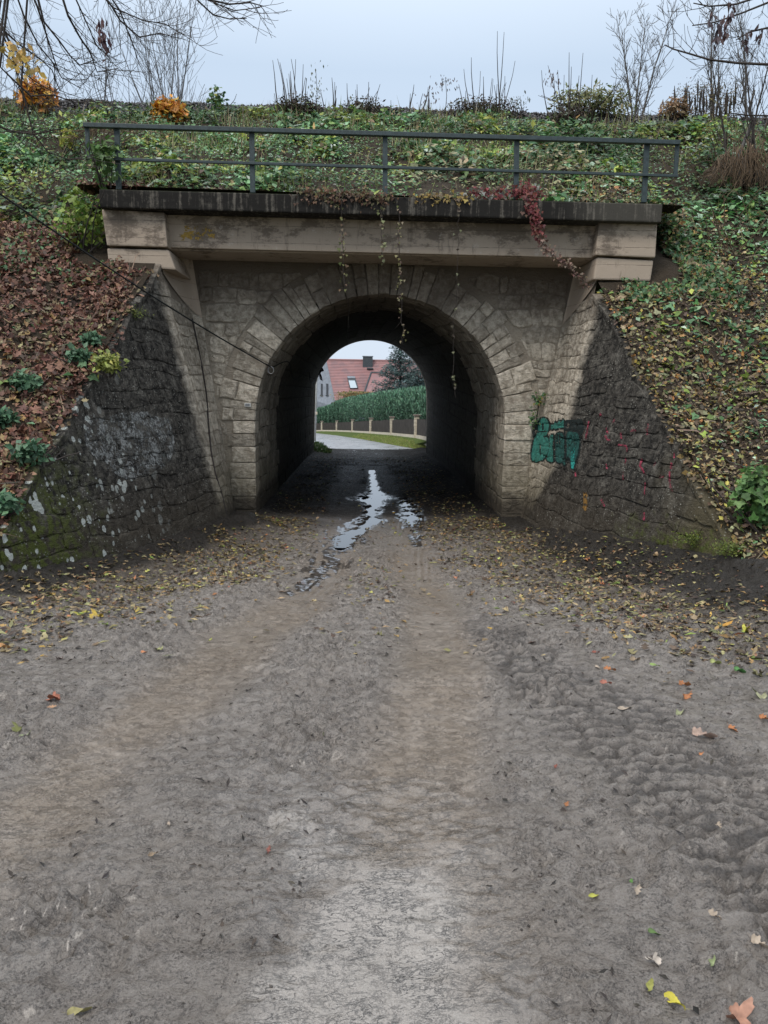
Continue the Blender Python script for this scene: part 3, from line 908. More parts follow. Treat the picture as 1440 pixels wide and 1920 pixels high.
slab('bearing_block', M['concrete'], (1112, 524), (1220, 527), 11.16, 12.5, 0.025, bridge, (1119, 482), (1226, 488))
cop = slab('coping', M['coping'], (187, 389), (1240, 417), 10.98, 12.45, 0.02, bridge, (185, 354), (1243, 382))
# sloping haunches between bearing block and face
for sgn, pxa, pxb in ((-1, 318, 362), (1, 1118, 1066)):
    V = []; F = []
    n = 12
    for k in range(n + 1):
        u = ARC * (1 - k / n)
        V.append(side(sgn, u, 2.72 + 0.50 * (1 - k / n) ** 1.5, 0.012)); V.append(side(sgn, u, 3.66, 0.02))
    for k in range(n): F.append((2 * k, 2 * k + 1, 2 * k + 3, 2 * k + 2))
    reg(V, F)
    link('haunch', mesh_py('haunch', V, F, M['concrete'], True), bridge)

# railing on the coping
railing = thing('railing', 'dark green steel railing with five posts standing on the coping of the underpass', 'railing')
RY = 11.12
def bar(name, a, b, wx, wy, ry=RY):
    p, q = P(*a, ry), P(*b, ry); mb = MB()
    d = q - p
    if abs(d[2]) > abs(d[0]):   # upright
        c = []
        for e_ in (p, q): c += [e_ + [-wx, -wy, 0], e_ + [wx, -wy, 0], e_ + [wx, wy, 0], e_ + [-wx, wy, 0]]
    else:
        c = []
        for dz in (-wx, wx): c += [p + [0, -wy, dz], q + [0, -wy, dz], q + [0, wy, dz], p + [0, wy, dz]]
    if abs(d[2]) > abs(d[0]) and d[2] < 0: c = c[4:] + c[:4]
    mb.hexa(c); return mb.build(name, M['rail'], railing, bevel=0.005)
bar('top_rail', (157, 235), (1274, 268), 0.028, 0.040)
bar('lower_rail', (161, 297), (1271, 330), 0.018, 0.018)
for a, b in (((219, 237), (223, 356)), ((472, 246), (474, 362)), ((722, 253), (722, 369)), ((969, 261), (967, 375)), ((1213, 268), (1207, 380))):
    bar('post', a, b, 0.034, 0.026, RY + 0.045)
bar('end_post', (163, 236), (166, 298), 0.025, 0.025, RY + 0.03)
bar('end_post', (1270, 268), (1266, 331), 0.025, 0.025, RY + 0.03)

# ------------------------------------------------------------------ paint on the walls
bvh = BVHTree.FromPolygons(BVH_V, BVH_F)
def hit(px, py, off=0.006):
    d = Vector(ray(px, py)).normalized()
    loc, nor, _, dist = bvh.ray_cast(Vector(EYE), d, 40)
    if loc is None: return None
    if nor.dot(d) > 0: nor = -nor
    return np.array(loc) + np.array(nor) * off
def inpoly(x, y, poly):
    c = False; n = len(poly); j = n - 1
    for i in range(n):
        if (poly[i][1] > y) != (poly[j][1] > y) and x < (poly[j][0] - poly[i][0]) * (y - poly[i][1]) / (poly[j][1] - poly[i][1]) + poly[i][0]: c = not c
        j = i
    return c
def smoothpoly(p, it=2):
    for _ in range(it):
        q = []
        for i in range(len(p)):
            a, b = np.array(p[i]), np.array(p[(i + 1) % len(p)])
            q += [tuple(a * .75 + b * .25), tuple(a * .25 + b * .75)]
        p = q
    return p
def decal(name, test, box, step, mat, parent=None, off=0.006, wear=0.0, seed=0, **kw):
    x0, y0, x1, y1 = box
    nx, ny = int((x1 - x0) / step) + 1, int((y1 - y0) / step) + 1
    idx = {}; V = []; F = []
    def vert(i, j):
        if (i, j) not in idx:
            h = hit(x0 + i * step, y0 + j * step, off)
            if h is None: idx[(i, j)] = None
            else: idx[(i, j)] = len(V); V.append(h)
        return idx[(i, j)]
    for j in range(ny - 1):
        for i in range(nx - 1):
            cx, cy = x0 + (i + .5) * step, y0 + (j + .5) * step
            if not test(cx, cy): continue
            if wear and float(fbm(np.array([cx * 0.22]), np.array([cy * 0.22]), 4, seed)[0]) < wear: continue
            q = [vert(i, j), vert(i + 1, j), vert(i + 1, j + 1), vert(i, j + 1)]
            if None in q: continue
            pts = [V[k] for k in q]
            if max(np.linalg.norm(pts[0] - p) for p in pts) > 0.25: continue
            F.append(tuple(q[::-1]))
    return link(name, mesh_py(name, V, F, mat, True), parent, **kw)
def strokes(lines):
    def t(x, y):
        for (w, pts) in lines:
            for (a, b) in zip(pts[:-1], pts[1:]):
                dx, dy = b[0] - a[0], b[1] - a[1]
                tt = max(0, min(1, ((x - a[0]) * dx + (y - a[1]) * dy) / (dx * dx + dy * dy + 1e-6)))
                if (x - a[0] - tt * dx) ** 2 + (y - a[1] - tt * dy) ** 2 < w * w: return True
        return False
    return t
C1 = lambda pts: [(970 + a / 4.114, 720 + b / 4.114) for a, b in pts]
def paint(name, col, nz=0.3, cover=0.85):
    m = NT(name); n = m.noise(22, 5, 0.7)
    c = m.scale(col, m.ss(n, 0.3, 0.7, 1 - nz, 1 + nz))
    m.bump(m.noise(50, 4, .7), 0.6, 0.01)
    al = m.ss(m.add(m.mul(m.noise(30, 6, .75), .6), m.mul(m.noise(6, 3), .4)), 0.5 - (cover - .5) * .28 - .06, 0.5 - (cover - .5) * .28 + .06)
    m.put(m.b.inputs['Alpha'], al)
    return m.fin(c, 0.7, 0.3)
M['teal'] = paint('teal_paint', (0.034, 0.160, 0.130), .35, .95)
M['tealdark'] = paint('faded_teal_paint', (0.018, 0.068, 0.060), 0.5)
M['tealbright'] = paint('bright_teal_paint', (0.03, 0.28, 0.25), .3, .45)
M['black'] = paint('black_paint', (0.012, 0.014, 0.014), .3, 2.5)
M['worn'] = paint('worn_black_paint', (0.012, 0.018, 0.018), .4, 0.80)
M['pink'] = paint('pink_paint', (0.27, 0.045, 0.075), 0.45, 0.55)
M['ochre'] = paint('ochre_paint', (0.20, 0.11, 0.03))
M['whitewash'] = paint('faded_white_paint', (0.19, 0.195, 0.19), 0.5, 0.42)
M['yellowpaint'] = paint('yellow_paint', (0.34, 0.22, 0.05), 0.3, 0.6)
B_ = smoothpoly(C1([(158, 300), (185, 262), (225, 262), (250, 300), (246, 350), (228, 395), (250, 440), (248, 510), (215, 575), (165, 602), (112, 592), (108, 540), (120, 470), (132, 410), (160, 370)]))
I_ = smoothpoly(C1([(252, 392), (284, 388), (278, 440), (272, 490), (290, 545), (288, 595), (262, 606), (228, 585), (238, 545), (256, 480)]))
D_ = smoothpoly(C1([(262, 316), (290, 308), (290, 345), (262, 352)]))
K_ = C1([(292, 350), (290, 290), (312, 308), (328, 274), (338, 303), (360, 272), (362, 335), (330, 340)])
N_ = smoothpoly(C1([(296, 392), (330, 372), (362, 386), (368, 470), (366, 560), (345, 612), (300, 602), (292, 520)]))
Y_ = smoothpoly(C1([(380, 385), (405, 362), (430, 375), (462, 372), (486, 410), (478, 520), (448, 600), (438, 668), (422, 640), (408, 560), (384, 560), (372, 632), (356, 618), (372, 520)]))
slit = strokes([(1.3, C1([(202, 308), (202, 352)])), (1.4, C1([(182, 478), (180, 546)])), (1.5, C1([(212, 408), (246, 400), (290, 372), (350, 352)])), (1.0, C1([(312, 392), (312, 466)])), (1.0, C1([(330, 392), (330, 466)])),
                (2.2, C1([(376, 380), (378, 600)])), (1.2, C1([(160, 372), (225, 366)])), (2.2, C1([(288, 400), (292, 600)]))])
gr = thing('graffiti', 'teal bubble letter graffiti with black outline and crown at the foot of the right corner', 'graffiti')
fills = [B_, I_, D_, K_, N_, Y_]
def near_fill(x, y, r=2.8):
    for p in fills:
        for k in range(8):
            if inpoly(x + r * math.cos(k * PI / 4), y + r * math.sin(k * PI / 4), p): return True
    return False
blk2 = smoothpoly(C1([(118, 330), (160, 280), (165, 350), (130, 430), (112, 400)]))
decal('outline', lambda x, y: near_fill(x, y) or inpoly(x, y, blk2) or inpoly(x, y, C1([(362, 280), (500, 270), (520, 330), (490, 420), (480, 560), (455, 610), (365, 600)])), (990, 778, 1105, 888), 1.5, M['worn'], gr, 0.005, 0.30, 3)
for poly, mt, nm in ((B_, 'teal', 'letter_B'), (I_, 'teal', 'letter_i'), (D_, 'teal', 'letter_dot'), (K_, 'teal', 'crown'), (N_, 'tealdark', 'letter_n'), (Y_, 'tealdark', 'letter_y')):
    decal(nm, lambda x, y, p=poly: inpoly(x, y, p) and not slit(x, y), (992, 780, 1095, 886), 1.1, M[mt], gr, 0.010, 0.18, 5)
decal('bright_drip', strokes([(3.2, C1([(440, 505), (432, 560), (434, 640)])), (1.6, C1([(412, 425), (410, 450)])), (1.6, C1([(364, 600), (364, 625)])), (2, C1([(516, 315), (518, 325)]))]), (1050, 810, 1105, 890), 1.3, M['tealbright'], gr, 0.014, 0.38, 8)
pk = [(2.0, [(552, 290), (545, 350), (530, 420)]), (2.4, [(690, 345), (700, 380)]), (2.6, [(685, 405), (695, 425), (715, 435)]), (1.8, [(645, 225), (640, 245)]), (1.5, [(750, 275), (742, 300)]),
      (3.0, [(885, 362), (912, 356)]), (2.8, [(1003, 350), (1005, 392)]), (1.4, [(1015, 310), (1010, 340)]), (4.0, [(1165, 215), (1168, 232)]), (2.2, [(1180, 240), (1192, 290), (1194, 345)]),
      (3.6, [(1195, 390), (1235, 405)]), (3.4, [(1222, 480), (1226, 490)]), (2.0, [(1218, 520), (1210, 570)]), (2.8, [(1190, 615), (1190, 650)]), (2.4, [(1180, 680), (1176, 760), (1196, 830)]),
      (2.2, [(800, 375), (805, 420)]), (2.6, [(788, 470), (838, 478)]), (1.6, [(845, 480), (850, 520)]), (1.5, [(840, 570), (835, 625)]), (2.0, [(690, 620), (692, 650)]),
      (2.8, [(962, 585), (950, 630), (972, 665)]), (2.0, [(972, 665), (992, 705)]), (2.2, [(1063, 605), (1060, 630)]), (3.6, [(1105, 718), (1125, 714)]), (2.0, [(450, 685), (452, 710)]),
      (2.4, [(648, 890), (675, 940)]), (2.8, [(982, 1000), (980, 1045)]), (1.3, [(990, 760), (985, 850)]), (1.2, [(820, 680), (818, 740)])]
gp_ = thing('graffiti', 'broken strokes of flaking pink spray paint across the dark right wing wall', 'graffiti')
for w, p in pk:
    q = C1(p); xs_ = [a[0] for a in q]; ys2 = [a[1] for a in q]
    decal('pink_stroke', strokes([(w * 0.66, q)]), (min(xs_) - 4, min(ys2) - 4, max(xs_) + 4, max(ys2) + 4), 1.0, M['pink'], gp_, 0.007, 0.22, 12)
decal('ochre_smear', strokes([(3.4, C1([(525, 850), (530, 900), (522, 970)]))]), (1085, 915, 1110, 965), 1.4, M['ochre'], gp_, 0.007, 0.42, 14)
C5 = lambda pts: [(a / 2.77, 600 + b / 2.77) for a, b in pts]
wg = thing('graffiti', 'washed out greyish white graffiti in the middle of the dark left wing wall', 'graffiti')
big = smoothpoly(C5([(445, 520), (560, 500), (690, 470), (810, 495), (870, 540), (905, 660), (880, 740), (800, 800), (720, 820), (640, 830), (560, 770), (470, 700), (430, 620)]))
decal('faded_fill', lambda x, y: inpoly(x, y, big), (150, 765, 335, 905), 1.5, M['whitewash'], wg, 0.006, 0.30, 20)
decal('faded_outline', strokes([(1.8, C5([(690, 560), (700, 490), (760, 480), (790, 520)])), (1.8, C5([(790, 520), (860, 510), (890, 580), (905, 680)])), (1.6, C5([(600, 640), (640, 600), (700, 620), (740, 700)])), (2.5, C5([(560, 560), (580, 640)])), (4.5, C5([(485, 620), (500, 650)])),
       (1.8, C5([(620, 800), (680, 820), (750, 790), (780, 720)]))]), (150, 765, 335, 905), 1.4, M['whitewash'], wg, 0.009, 0.20, 23, kind='stuff')
p0 = P(360, 432, 11.31)
yp = []
for k in range(26):
    pass
def beam_patch(name, box, mat, wear, seed, label=None):
    x0, y0, x1, y1 = box; st = 1.6; V = []; F = []
    for i in range(int((x1 - x0) / st)):
        for j in range(int((y1 - y0) / st)):
            cx, cy = x0 + i * st, y0 + j * st
            e2 = ((cx - (x0 + x1) / 2) / ((x1 - x0) / 2)) ** 2 + ((cy - (y0 + y1) / 2) / ((y1 - y0) / 2)) ** 2
            if float(fbm(np.array([cx * .11]), np.array([cy * .2]), 4, seed)[0]) < wear + 0.22 * e2: continue
            b = len(V); V += [P(cx, cy, 11.314), P(cx + st, cy, 11.314), P(cx + st, cy + st, 11.314), P(cx, cy + st, 11.314)]
            F.append((b + 3, b + 2, b + 1, b))
    return link(name, mesh_py(name, V, F, mat), bridge, label=label)
beam_patch('yellow_paint_patch', (334, 422, 404, 452), M['yellowpaint'], 0.36, 31, 'worn yellow paint on the left end of the beam')

# small plate fixed beside the arch
pl_ = thing('number_plate', 'tiny white framed grey plate screwed to a jamb stone left of the arch', 'plate')
c0 = hit(464.5, 759, 0.02)
mb = MB(); mb.box(c0[0] - .048, c0[0] + .048, c0[1] - .008, c0[1] + .02, c0[2] - .028, c0[2] + .028); mb.build('frame', plain('white_enamel', (0.6, 0.6, 0.57), 0.5), pl_, bevel=0.003)
mb = MB(); mb.box(c0[0] - .035, c0[0] + .035, c0[1] - .012, c0[1] - .0085, c0[2] - .017, c0[2] + .017); mb.build('face', plain('grey_enamel', (0.2, 0.21, 0.22), 0.5), pl_)

# crack line down the left corner: a dead stem
stem_pts = [hit(x, y, 0.012) for x, y in ((359, 598), (368, 640), (378, 690), (386, 740), (389, 790), (395, 850), (403, 890), (416, 925), (424, 960), (432, 1000))]
mb = MB(); mb.tube([p for p in stem_pts if p is not None], [0.012, .014, .013, .012, .014, .012, .011, .012, .012, .012], 5)
mb.build('creeping_root', M['bark'], None, True, label='thin dark root running down the pale left corner to the ground', cat='root')

# cable
cab = thing('cable', 'black cable running down from the left bank into the mouth of the tunnel', 'cable')
A, B = P(-40, 335, 8.6), P(508, 688, 12.25)
pts = []
for t in np.linspace(0, 1, 26):
    p = A + (B - A) * t; p[2] -= 0.16 * 4 * t * (1 - t) * 0.45; pts.append(p)
mb = MB(); mb.tube(pts, 0.011, 6); mb.build('strand', M['black'], cab, True)
pts = [B] + [np.array(prof(2.85 + 0.15 * math.sin(y), y, 0.08)) for y in np.linspace(12.5, FAR + 0.2, 30)]
q = P(602, 697, FAR + 0.1)
mb = MB(); mb.tube(pts, 0.010, 5); mb.build('inner_run', M['black'], cab, True)
mb = MB(); ringp = [B + np.array([0.045 * math.cos(t), -0.01, -0.05 + 0.055 * math.sin(t)]) for t in np.linspace(0, 2 * PI, 12)]
mb.tube(ringp, 0.007, 5, False); mb.build('hook', plain('grey_steel', (0.3, 0.3, 0.3), 0.4, 0.5, metal=0.8), cab, True)
br_ = thing('cable_bracket', 'small black bracket with hanging cable loop at the far left edge of the tunnel', 'bracket')
mb = MB(); q0 = P(588, 712, FAR - 0.1); q1 = P(603, 694, FAR - 0.1); mb.tube([q0, q1], 0.04, 6); mb.build('arm', M['black'], br_)
mb = MB(); mb.tube([q1, q1 + [0.06, 0, 0.03]], [0.07, 0.06], 7); mb.build('insulator', M['black'], br_)
mb = MB(); mb.tube([P(600, 700, FAR - .1), P(603, 708, FAR - .1), P(604, 714, FAR - .1), P(601, 711, FAR - .1), P(599, 702, FAR - .1)], 0.022, 5); mb.build('loop', M['black'], br_)

# ------------------------------------------------------------------ leaves
T_OVAL = (np.array([(0, 0, 0), (.45, .30, .10), (1, 0, 0), (.45, -.30, .10)]), np.array([(0, 2, 1), (0, 3, 2)]))
T_LONG = (np.array([(0, 0, 0), (.45, .16, .05), (1, 0, -.05), (.45, -.16, .05)]), np.array([(0, 2, 1), (0, 3, 2)]))
T_IVY = (np.array([(.0, 0, 0), (-.12, .32, .05), (.30, .52, .02), (.45, .25, .06), (1, 0, -.06), (.45, -.25, .06), (.30, -.52, .02), (-.12, -.32, .05)]),
         np.array([(0, 2, 1), (0, 3, 2), (0, 4, 3), (0, 5, 4), (0, 6, 5), (0, 7, 6)]))
T_LOBE = (np.array([(0, 0, 0), (.1, .12, .05), (.30, .34, .16), (.42, .14, .02), (.62, .36, .2), (.72, .12, 0), (1, 0, .12), (.72, -.12, 0), (.62, -.34, .1), (.42, -.14, .0), (.30, -.34, .2), (.1, -.12, .05)]),
          np.array([(0, 2, 1), (0, 3, 2), (0, 5, 3), (3, 5, 4), (5, 7, 6), (0, 7, 5), (7, 9, 8), (0, 9, 7), (0, 10, 9), (0, 11, 10)]))
def leaves(name, pos, nrm, size, colr, T, parent=None, mat=None, jit=0.5, along=None, kind=None, rs=None, **kw):
    rs = rs or rng
    tv, tf = T; n = len(pos); pos = np.asarray(pos, float)
    if n == 0: return None
    N = np.asarray(nrm, float) + rs.normal(0, jit, (n, 3)); N /= np.linalg.norm(N, axis=1)[:, None] + 1e-9
    A = rs.normal(0, 1, (n, 3)) if along is None else np.asarray(along, float) + rs.normal(0, 0.25, (n, 3))
    A -= N * (A * N).sum(1)[:, None]; A /= np.linalg.norm(A, axis=1)[:, None] + 1e-9
    B = np.cross(N, A)
    s = np.asarray(size)[:, None, None]
    w = rs.uniform(0.7, 1.3, (n, 1, 1)); bend = rs.uniform(-0.6, 2.2, (n, 1, 1))
    V = pos[:, None, :] + s * (tv[None, :, 0:1] * A[:, None, :] + w * tv[None, :, 1:2] * B[:, None, :] + bend * tv[None, :, 2:3] * N[:, None, :])
    k = len(tv)
    F = (tf[None] + k * np.arange(n)[:, None, None]).reshape(-1, 3)
    c = np.repeat(np.asarray(colr), k, 0)
    me = mesh_np(name, V.reshape(-1, 3), F, mat or M['leaf'], False, c)
    return link(name, me, parent, kind, **kw)
def palette(cols, n, v=0.25, rs=None):
    rs = rs or rng
    c = np.array(cols, float)[rs.randint(0, len(cols), n)]
    return np.clip(c * rs.uniform(1 - v, 1 + v, (n, 1)) * rs.uniform(0.92, 1.08, (n, 3)), 0.002, 1)
def bank_normal(x, y):
    e = 0.15
    dx = (bank_z(x + e, y) - bank_z(x - e, y)) / (2 * e); dy = (bank_z(x, y + e) - bank_z(x, y - e)) / (2 * e)
    n = np.stack([-dx, -dy, np.ones_like(dx)], -1); return n / np.linalg.norm(n, axis=1)[:, None]
def in_bank(x, y):
    ok = (y > 11.08) | ((x < L_in(np.minimum(y, 11.2)) + 0.05) | (x > R_in(np.minimum(y, 11.2)) - 0.06))
    blk = ((y > 10.95) & (y < 11.22) & (x > -3.98) & (x < 4.5)) | ((y < 12.4) & (y > 11.3) & (x > -4.06) & (x < -3.9)) | ((y < 12.4) & (y > 11.3) & (x > 4.4) & (x < 4.56))
    return ok & ~blk
GREEN = [(0.035, 0.088, 0.038), (0.060, 0.130, 0.055), (0.085, 0.175, 0.080), (0.13, 0.23, 0.12), (0.045, 0.11, 0.032), (0.13, 0.20, 0.055)]
YELGR = [(0.16, 0.22, 0.04), (0.12, 0.18, 0.04), (0.22, 0.24, 0.05)]
REDBR = [(0.075, 0.030, 0.020), (0.11, 0.045, 0.030), (0.055, 0.025, 0.018), (0.16, 0.075, 0.05), (0.22, 0.12, 0.08)]
TAN = [(0.19, 0.14, 0.075), (0.26, 0.20, 0.11), (0.12, 0.085, 0.052), (0.22, 0.20, 0.10), (0.08, 0.056, 0.038), (0.24, 0.155, 0.06), (0.13, .12, .055)]
def litter_mask(x, y):
    """1 where dead leaves cover the bank, 0 where green plants do"""
    l = sm(12.1 + 0.9 * (fbm(x * .8, y * .8, 3, 2) - .5) - y, -0.15, 0.25) * (x < 0)
    rr = sm(12.6 - 0.35 * np.clip(x - 4, 0, 9) + 2.2 * (fbm(x * .7, y * .7, 3, 4) - .5) - y, -1.2, 1.6) * (x > 0)
    return np.clip(l + rr, 0, 1)
# green ground cover in low clumps
def cover(n, seed, T, s0, s1, x0=-11, x1=11, y0=5.8, y1=16.48):
    rs = np.random.RandomState(seed)
    x = rs.uniform(x0, x1, n); y = rs.uniform(y0, y1, n)
    lm = litter_mask(x, y); cl = fbm(x * 1.6, y * 1.6, 4, 51)
    p = (1 - lm) * (0.72 + 0.5 * sm(cl, 0.36, 0.55)) + lm * np.where(x > 0, 0.26, 0.03)
    k = in_bank(x, y) & (rs.rand(n) < p); x, y, cl, lm = x[k], y[k], cl[k], lm[k]
    z = bank_z(x, y) + rs.rand(len(x)) * (0.03 + 0.30 * sm(cl, 0.4, 0.7) * (1 - lm) * sm(y, 16.5, 15.5) + 0.05)
    N = bank_normal(x, y) * 0.7 + np.array([0, -0.15, 0.6])
    c = palette(GREEN, len(x), 0.3, rs)
    yg = fbm(x * 0.9 + 40, y * 1.3, 3, 61) + 0.18 * sm(y, 15.6, 17) 
    m_ = rs.rand(len(x)) < sm(yg, 0.50, 0.66) * 0.7; c[m_] = palette(YELGR, m_.sum(), 0.3, rs)
    m_ = rs.rand(len(x)) < 0.07; c[m_] = palette(TAN, m_.sum(), 0.3, rs)
    fr = (rs.rand(len(x)) < 0.10); c[fr] = palette([(0.20, 0.27, 0.20), (0.26, 0.31, 0.25)], fr.sum(), .2, rs)
    pv = fbm(x * 1.1 + 7, y * 1.4, 3, 63); c *= (0.75 + 1.0 * sm(pv, .3, .7))[:, None]
    dry = (x > 0.5) & (x < 4) & (y < 13.6) & (rs.rand(len(x)) < 0.40); c[dry] = palette([(0.25, 0.26, 0.14), (0.30, 0.26, 0.15), (0.17, 0.20, 0.10)], dry.sum(), .3, rs)
    return np.stack([x, y, z], -1), N, rs.uniform(s0, s1, len(x)) * (0.6 + 0.9 * sm(fbm(x * 1.3, y * 1.7, 3, 64), .3, .7)), c
for seed, T, n, s0, s1 in ((101, T_IVY, 62000, .045, .095), (102, T_OVAL, 70000, .05, .11), (103, T_LONG, 22000, .06, .16)):
    p, N, s_, c = cover(n, seed, T, s0, s1)
    leaves('ground_cover', p, N, s_, c, T, None, M['leaf'], 0.45, None, 'stuff')
# dead leaves on the banks
def bank_litter(n, seed, left):
    rs = np.random.RandomState(seed)
    x = rs.uniform(-11, L_in(9), n) if left else rs.uniform(R_in(9) - .4, 11, n); y = rs.uniform(5.8, 13.5, n)
    lm = litter_mask(x, y)
    k = in_bank(x, y) & (rs.rand(n) < lm); x, y = x[k], y[k]
    z = bank_z(x, y) + 0.01 + rs.rand(len(x)) * 0.05
    c = palette(REDBR if left else TAN, len(x), 0.35, rs)
    if left:
        m_ = rs.rand(len(x)) < 0.10 + 0.35 * sm(fbm(x * 1.2, y * 1.2, 3, 77), .5, .7); c[m_] = palette(TAN, m_.sum(), .3, rs)
    else:
        m_ = rs.rand(len(x)) < 0.42; c[m_] = palette([(0.05, 0.035, 0.025), (0.08, 0.05, 0.035), (0.03, .022, .015)], m_.sum(), .3, rs)
        m_ = rs.rand(len(x)) < 0.10; c[m_] = palette([(0.34, 0.28, 0.06), (0.36, 0.16, 0.05), (0.30, 0.30, 0.10)], m_.sum(), .3, rs)
    return np.stack([x, y, z], -1), bank_normal(x, y), rs.uniform(.035, .095, len(x)) * (1.15 if left else 0.85), c
for left in (True, False):
    for T, n, seed in ((T_LOBE, 16000, 201), (T_OVAL, 46000, 202)):
        p, N, s_, c = bank_litter(n, seed + (0 if left else 50), left)
        leaves('fallen_leaves', p, N, s_ * (1.25 if T is T_LOBE else 0.85), c, T, None, M['litter'], 0.55, None, 'stuff')
T_BLADE = (np.array([(0, .02, 0), (0, -.02, 0), (.5, .014, .06), (.5, -.014, .06), (1, 0, -.08)]), np.array([(0, 1, 3), (0, 3, 2), (2, 3, 4)]))
rs = np.random.RandomState(281); n = 15000
x = rs.uniform(-10, 10, n); y = rs.uniform(11.2, 16.6, n); k = in_bank(x, y) & (rs.rand(n) < (.12 + 1.1 * sm(fbm(x * .9, y * 1.2, 3, 29) + .12 * sm(y, 15, 16.5), .5, .68)) * (1 - litter_mask(x, y)))
x, y = x[k], y[k]; n = len(x)
leaves('grass_blades', np.stack([x, y, bank_z(x, y)], -1), np.tile([0, -1, .1], (n, 1)), rs.uniform(.14, .42, n), palette([(0.20, .19, .09), (.14, .18, .05), (.26, .22, .13), (.10, .15, .04), (.12, .08, .05)], n, .3, rs), T_BLADE, None, M['leaf'], .5, np.tile([0, -.15, 1.0], (n, 1)), 'stuff', rs)
n = 3500; x = rs.uniform(-10, 10, n); y = rs.uniform(5.9, 13, n); k = in_bank(x, y) & (litter_mask(x, y) > .3); x, y = x[k], y[k]; n = len(x)
leaves('twig_litter', np.stack([x, y, bank_z(x, y) + .05], -1), bank_normal(x, y), rs.uniform(.10, .40, n), palette([(0.09, .06, .04), (.16, .12, .08), (.04, .03, .02)], n, .3, rs), T_BLADE, None, M['litter'], .25, None, 'stuff', rs)
n = 5200; x = rs.uniform(-3.3, 3.4, n); y = 1.5 + 9.5 * rs.rand(n) ** 1.3
k = (fbm(x * 1.6, y * 1.6, 3, 18) > .45) & (poly_d(x, y, TR_R) > .8) & (poly_d(x, y, TR_L) > .8) & (x > xw_l(y, 0) + .1) & (x < xw_r(y, 0) - .1); x, y = x[k], y[k]; n = len(x)
leaves('mud_fragments', np.stack([x, y, ground_z(x, y) + .004], -1), np.tile([0, 0, 1.], (n, 1)), rs.uniform(.012, .045, n), palette([(0.03, .024, .02), (.05, .038, .03), (.02, .016, .014)], n, .3, rs), T_LONG, None, M['litter'], .35, None, 'stuff', rs)
# ivy closing the gaps beside the coping and the corner blocks
rs = np.random.RandomState(291)
ps = []
for x0_, x1_ in ((-5.0, -3.3), (3.6, 5.2)):
    n = 5200; x = rs.uniform(x0_, x1_, n); y = rs.uniform(10.6, 12.4, n)
    k = ~((x > -4.03) & (x < 4.52) & (y > 11.08)); x, y = x[k], y[k]
    k = (x < xw_l(11.0, 3.3) - .1) | (x > xw_r(11.0, 3.1) + .1); x, y = x[k], y[k]
    ps.append(np.stack([x, y, bank_z(x, y, False) + .02 + .10 * rs.rand(len(x))], -1))
for xa, xb in ((-4.22, -4.03), (4.52, 4.78)):
    n = 1100; x = rs.uniform(xa, xb, n); y = rs.uniform(11.9, 12.5, n); zl = bank_z(x, y, False)
    ps.append(np.stack([x, y, zl + rs.rand(n) * np.clip(4.42 - zl, 0, 2)], -1))
p = np.concatenate(ps); n = len(p); c = palette(GREEN, n, .35, rs); m_ = rs.rand(n) < .35; c[m_] = palette(TAN, m_.sum(), .3, rs)
m_ = (p[:, 0] < 0) & (p[:, 1] < 11.9) & (rs.rand(n) < .7); c[m_] = palette(REDBR, m_.sum(), .3, rs)
leaves('ground_cover', p, np.tile([0, -.6, .7], (n, 1)), rs.uniform(.05, .10, n), c, T_OVAL, None, M['leaf'], .45, None, 'stuff', rs)
# leaves spilling over the capstones
rs = np.random.RandomState(271)
for sg_, xw_, zt_, cols in ((-1, xw_l, zt_l, REDBR + TAN[:2]), (1, xw_r, zt_r, TAN)):
    n = 2600; y = rs.uniform(5.9, 11.0, n); z0_ = zt_(y); off = rs.rand(n) ** .8 * .42 - .02
    k = rs.rand(n) < 0.15 + 0.85 * sm(fbm(y * 2.3, off * 3 + sg_, 3, 27) + .5 * off, .42, .62); y, z0_, off = y[k], z0_[k], off[k]
    p = np.stack([xw_(y, z0_) + sg_ * off, y, z0_ + .035 + .10 * np.clip(off, 0, 1) + .02 * rs.rand(len(y))], -1)
    leaves('fallen_leaves', p, np.tile([-.2 * sg_, -.5, .8], (len(y), 1)), rs.uniform(.04, .09, len(y)), palette(cols, len(y), .35, rs), T_OVAL if sg_ > 0 else T_LOBE, None, M['litter'], .45, None, 'stuff', rs)
